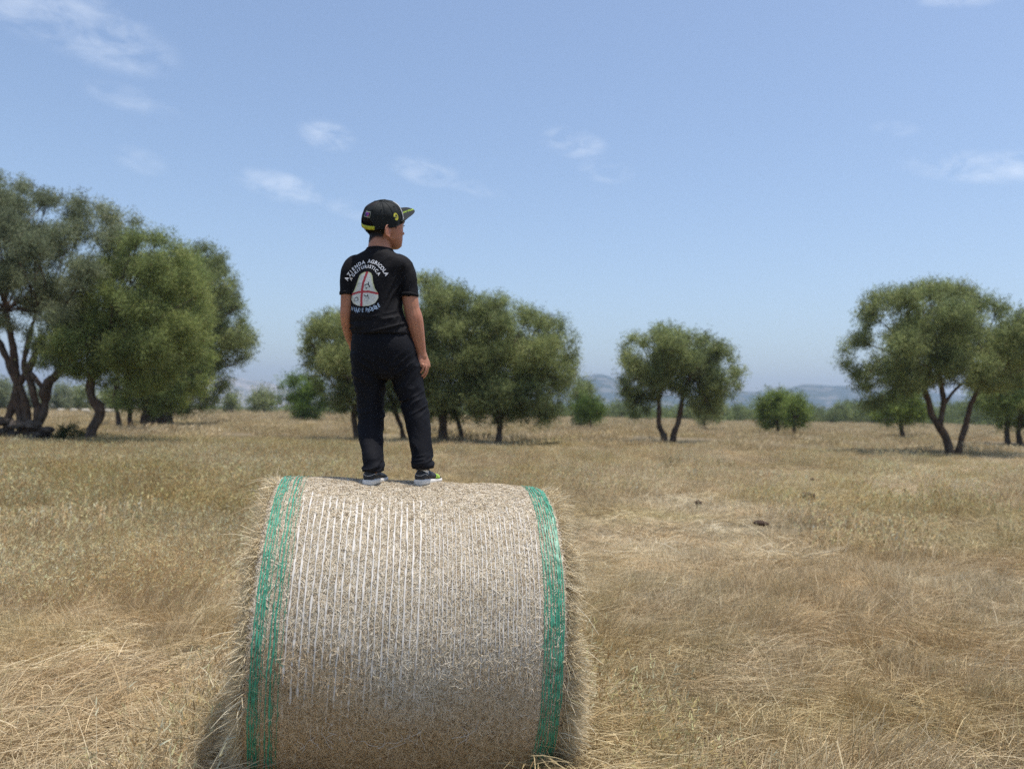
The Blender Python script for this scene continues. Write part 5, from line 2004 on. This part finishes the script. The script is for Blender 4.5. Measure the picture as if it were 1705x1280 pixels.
    for k, (lab, x0, x1, yt, tint) in enumerate([
            ('hazy round tree seen under the branches at the far left edge', -20, 26, 634, OLIVE_GREY),
            ('grey green far tree seen between the gnarled and the bent trunk', 84, 122, 640, OLIVE_GREY),
            ('far tree half behind the bent olive trunk', 112, 152, 644, OLIVE),
            ('far leafy tree seen just left of the gnarled stems', 40, 72, 646, OLIVE_GREY),
            ('far tree in the gap right of the bent olive trunk', 160, 205, 648, OLIVE)]):
        mx, hw = (x0 + x1) / 2, (x1 - x0) / 2
        yb = 682
        tree('far_tree', lab, 'tree', 'trees beyond the sheep', 125 + 6 * k, [[(mx, 688, 1.6), (mx, 680, 1.5), (mx, 668, 1.2)]],
             [(x0, yb - 8), (x0 + 3, (yt + yb) / 2), (mx - hw * .5, yt + 4), (mx, yt), (mx + hw * .5, yt + 3), (x1 - 2, (yt + yb) / 2), (x1, yb - 6), (mx, yb)], 4, tint, 20, (.25, .42), None, 210 + k * 3)
    # the wood behind the field: reads as one mass
    rg = []
    pts = [(370, 680, 684), (560, 676, 686), (640, 672, 688), (700, 670, 690), (860, 672, 698), (900, 668, 700), (950, 676, 702), (1010, 674, 703), (1040, 668, 703), (1075, 676, 704), (1130, 676, 704),
           (1180, 682, 705), (1215, 672, 706), (1245, 678, 706), (1280, 684, 707), (1350, 682, 708), (1400, 676, 709), (1440, 672, 709), (1500, 676, 710), (1560, 680, 711), (1630, 672, 712), (1700, 676, 713), (1800, 670, 716)]
    pts = np.array(pts, float)
    for x in np.arange(372, 2200, 4.5):
        top = np.interp(x, pts[:, 0], pts[:, 1]) - 2.5 + RNG.normal(0, 1.8) + 3.5 * float(vnoise(np.array([x / 17, 0, 0.]), 5))
        bot = np.interp(x, pts[:, 0], pts[:, 2])
        d = RNG.uniform(205, 245)
        h = max(4, bot - top)
        for _ in range(2):
            r = RNG.uniform(.35, .55) * h
            c = W(x + RNG.normal(0, 3), RNG.uniform(min(top + r * .8, bot - r * .5), bot - r * .2), d + RNG.uniform(-8, 8))
            rg.append((c, r * d / F_PX))
    for x in np.arange(-700, 372, 5.0):
        d = RNG.uniform(170, 200)
        r = RNG.uniform(4, 8)
        rg.append((W(x, 677 + RNG.normal(0, 1.2), d), r * d / F_PX))
    V, q, c = leaves_for(rg, 520000, .52, ((.095, .12, .045), (.165, .19, .075)), .25, 300, .9, 1.1, 20)
    o = link('scrubland', mesh_np('scrubland', V, q, c), M_LEAF)
    tag(o, 'green scrub and low woodland along the far edge of the field', 'scrub', None, 'stuff')
    print('leaves', sum(n for _, n in all_trees))


# ------------------------------------------------------------------ small things in the field
def stone(c, r, seed, squash=(1, 1, .6)):
    v, f = ellipsoid((0, 0, 0), (1, 1, 1), None, 22, 14)
    v = np.asarray(v)
    v = v * (1 + .28 * vnoise(v * 1.3, seed) + .12 * vnoise(v * 3.1, seed + 1))[:, None]
    v = np.sign(v) * np.abs(v) ** .85
    a = seed * 1.7
    Rz = np.array([[cos(a), sin(a), 0], [-sin(a), cos(a), 0], [0, 0, 1]])
    return v * np.array(squash) * r @ Rz + np.asarray(c), f


def mesh_parts(name, parts, smooth=True):
    V, Fc, o_ = [], [], 0
    for v, f in parts:
        V.append(v)
        Fc += [tuple(i + o_ for i in q) for q in f]
        o_ += len(v)
    me = bpy.data.meshes.new(name)
    me.from_pydata(np.vstack(V).tolist(), [], Fc)
    if smooth:
        me.polygons.foreach_set('use_smooth', np.ones(len(me.polygons), bool))
    return me


def ground_at(px, py):
    """point of the flat field seen at a photo pixel"""
    v = ray(px, py)
    d = -CAM_H / v[2]
    p = W(px, py, d)
    p[2] = float(gh(p[0], p[1]))
    return p


def build_small():
    for lab, px, py, wpx, sq, seed in [
            ('flat brown stone lying in the straw, nearest and widest of the stones', 1267, 891, 28, (1, .7, .34), 3),
            ('tiny dark stone in the straw, left of the other stones', 1163, 853, 11, (1, 1, .8), 5),
            ('rounded brown stone in the straw, behind the flat one', 1345, 843, 21, (1, .8, .5), 9),
            ('smallest stone, farthest off in the pale straw', 1352, 811, 8, (1, .8, .7), 12)]:
        p = ground_at(px, py)
        r = wpx / 2 * p[1] / F_PX
        o = link('stone', mesh_parts('stone', [stone(p + np.array([0, 0, .13 + r * .25]), r, seed, sq)]), M_CLOD, None, p)
        tag(o, lab, 'stone', 'stones lying in the straw')
    # heap of stones under the gnarled tree
    parts = []
    for i in range(120):
        x = RNG.uniform(-60, 84)
        lvl = RNG.uniform(0, 1)
        y = 744 - lvl * 50 * (1 - .25 * abs(x - 10) / 60)
        r = RNG.uniform(.09, .19)
        parts.append(stone(W(x, y, 27.75 + RNG.uniform(-.15, .6)), r, i, (1.3, .9, .62)))
    p = W(10, 742, 28.5)
    o = link('stone_heap', mesh_parts('stone_heap', parts), M_STONE, None, (p[0], p[1], 0))
    tag(o, 'heap of rough dark stones piled round the foot of the gnarled olive tree', 'stone heap')
    # small shrub and weeds
    def shrub(name, lab, px, py, wpx, hpx, tint, grp=None, n=2600, ls=.05):
        p = ground_at(px, py)
        d = p[1]
        s = d / F_PX
        root = empty(name, p)
        tag(root, lab, 'shrub' if name == 'shrub' else 'weed', grp)
        bl = []
        for _ in range(14):
            a = RNG.uniform(-1, 1)
            bl.append((p + np.array([a * wpx * s * .38, RNG.uniform(-.3, .3) * wpx * s, hpx * s * RNG.uniform(.25, .8) * (1 - .35 * abs(a))]), wpx * s * RNG.uniform(.10, .2)))
        V, q, c = leaves_for(bl, n, ls, tint, .25, int(px), .9, wpx * s * .12, 16)
        link('foliage', mesh_np('foliage', V, q, c), M_LEAF, root)
        st = []
        for c_, r_ in bl[:9]:
            st.append(tube([p + np.array([0, 0, -.03]), p * .5 + c_ * .5 + RNG.normal(0, .02, 3), c_], [.010, .008, .004], m=6, n=3))
        link('stem', mesh_parts('stem', st), M_BARK, root)
    shrub('shrub', 'small dark green shrub between the gnarled and the bent olive trunks', 114, 747, 56, 48, ((.040, .055, .022), (.075, .09, .03)), None, 5200, .055)
    Wg = 'weeds dotted about the straw'
    for lab, px, py, w_, h_ in [('spiky grey green weed, tallest of the weeds in the middle of the field', 1206, 783, 44, 24), ('low dark weed patch left of the spiky weed', 1120, 782, 46, 14),
                                ('thin weed in front of the V-trunk olive', 1150, 765, 26, 14), ('weed sprig behind the rounded stone', 1375, 851, 26, 9),
                                ('faint weed right of the shaded small trees', 1010, 752, 24, 12)]:
        shrub('weed', lab, px, py, w_, h_, ((.075, .075, .035), (.13, .125, .06)), Wg, 420, .03)
    # sheep
    fleece = simple('fleece', (.55, .50, .40), .95, .05, 12, .15, 30, .8, .03)
    dark_f = simple('dark_fleece', (.05, .04, .03), .95, .05)

    def sheep_parts(c, hd, down):
        f = np.array([cos(hd), sin(hd), 0])
        r = np.array([-sin(hd), cos(hd), 0])
        u = np.array([0, 0, 1.0])
        ax = np.stack([f, r, u])
        pt = lambda a, b, z: c + a * f + b * r + z * u
        P = [ellipsoid(pt(-.02, 0, .52), (.47, .20, .22), ax), ellipsoid(pt(.24, 0, .52), (.24, .19, .22), ax), ellipsoid(pt(-.30, 0, .53), (.22, .20, .21), ax)]
        hz = .22 if down else .66
        P.append(tube([pt(.36, 0, .56), pt(.50, 0, (.56 + hz) / 2), pt(.60, 0, hz)], [.13, .09, .07]))
        P.append(tube([pt(.58, 0, hz + .02), pt(.70, 0, hz - .06), pt(.78, 0, hz - .10)], [.075, .055, .035]))
        for s in (-1, 1):
            P.append(ellipsoid(pt(.58, s * .09, hz + .04), (.03, .06, .02), ax))
            P.append(tube([pt(.28, s * .11, .42), pt(.29, s * .11, .22), pt(.29, s * .11, .0)], [.055, .032, .026], m=8))
            P.append(tube([pt(-.30, s * .12, .46), pt(-.26, s * .12, .33), pt(-.37, s * .12, .18), pt(-.34, s * .12, .0)], [.09, .06, .032, .026], m=8))
        P.append(tube([pt(-.48, 0, .60), pt(-.54, 0, .48), pt(-.54, 0, .38)], [.03, .035, .02], m=8))
        return P
    for k, (lab, px, py, hd, m_, down) in enumerate([
            ('cream sheep grazing, leftmost of the far flock', 101, 690.5, radians(172), fleece, True),
            ('cream sheep grazing in the middle of the far flock, left of the dark one', 122, 690.5, radians(160), fleece, True),
            ('dark brown sheep among the cream ones', 132, 690, radians(60), dark_f, True),
            ('cream sheep grazing just left of the bent olive trunk', 142, 690.5, radians(5), fleece, True),
            ('cream sheep seen just right of the bent olive trunk', 178, 691, radians(178), fleece, True),
            ('pale sheep farther right, half in the grass between trunks', 192, 691, radians(20), fleece, True)]):
        p = ground_at(px, py)
        p[2] = .06
        me = remesh(sheep_parts(p, hd, down), .035, 3, .5)
        o = link('sheep', me, m_, None, p)
        tag(o, lab, 'sheep', 'sheep grazing far off on the left')
    # low dry-stone wall at the far left
    parts = []
    for i in range(260):
        x = RNG.uniform(-200, 250)
        d = 165
        base = W(x, 690, d)
        parts.append(stone(np.array([base[0], d + RNG.uniform(-.3, .3), RNG.uniform(.1, 1.35)]), RNG.uniform(.35, .6), i, (1.3, .6, .6)))
    p = W(20, 690, 165)
    o = link('stone_wall', mesh_parts('stone_wall', parts), simple('pale_stone', (.36, .33, .28), .95, .1, .8, .3), None, (p[0], p[1], 0))
    tag(o, 'low pale dry-stone wall beyond the sheep at the far left', 'wall')


def build_haze():
    me = bpy.data.meshes.new('haze')
    x0, x1, y0, y1, z0, z1 = -7000, 7000, -420, 5600, -3.2, 260
    v = [(x, y, z) for x in (x0, x1) for y in (y0, y1) for z in (z0, z1)]
    me.from_pydata(v, [], [(0, 1, 3, 2), (4, 6, 7, 5), (0, 4, 5, 1), (2, 3, 7, 6), (0, 2, 6, 4), (1, 5, 7, 3)])
    m = bpy.data.materials.new('air')
    m.use_nodes = True
    nt = m.node_tree
    nt.nodes.clear()
    out = nt.nodes.new('ShaderNodeOutputMaterial')
    pv = nt.nodes.new('ShaderNodeVolumePrincipled')
    pv.inputs['Color'].default_value = (.56, .72, .99, 1)
    pv.inputs['Density'].default_value = 0.00022
    pv.inputs['Anisotropy'].default_value = .2
    nt.links.new(pv.outputs[0], out.inputs['Volume'])
    o = link('haze', me, m)
    tag(o, 'thin blue haze of warm air over the far hills', 'haze', None, 'stuff')


build_ground()
build_hills()
build_trees()
build_bale()
build_boy()
build_small()
build_grass()
build_haze()
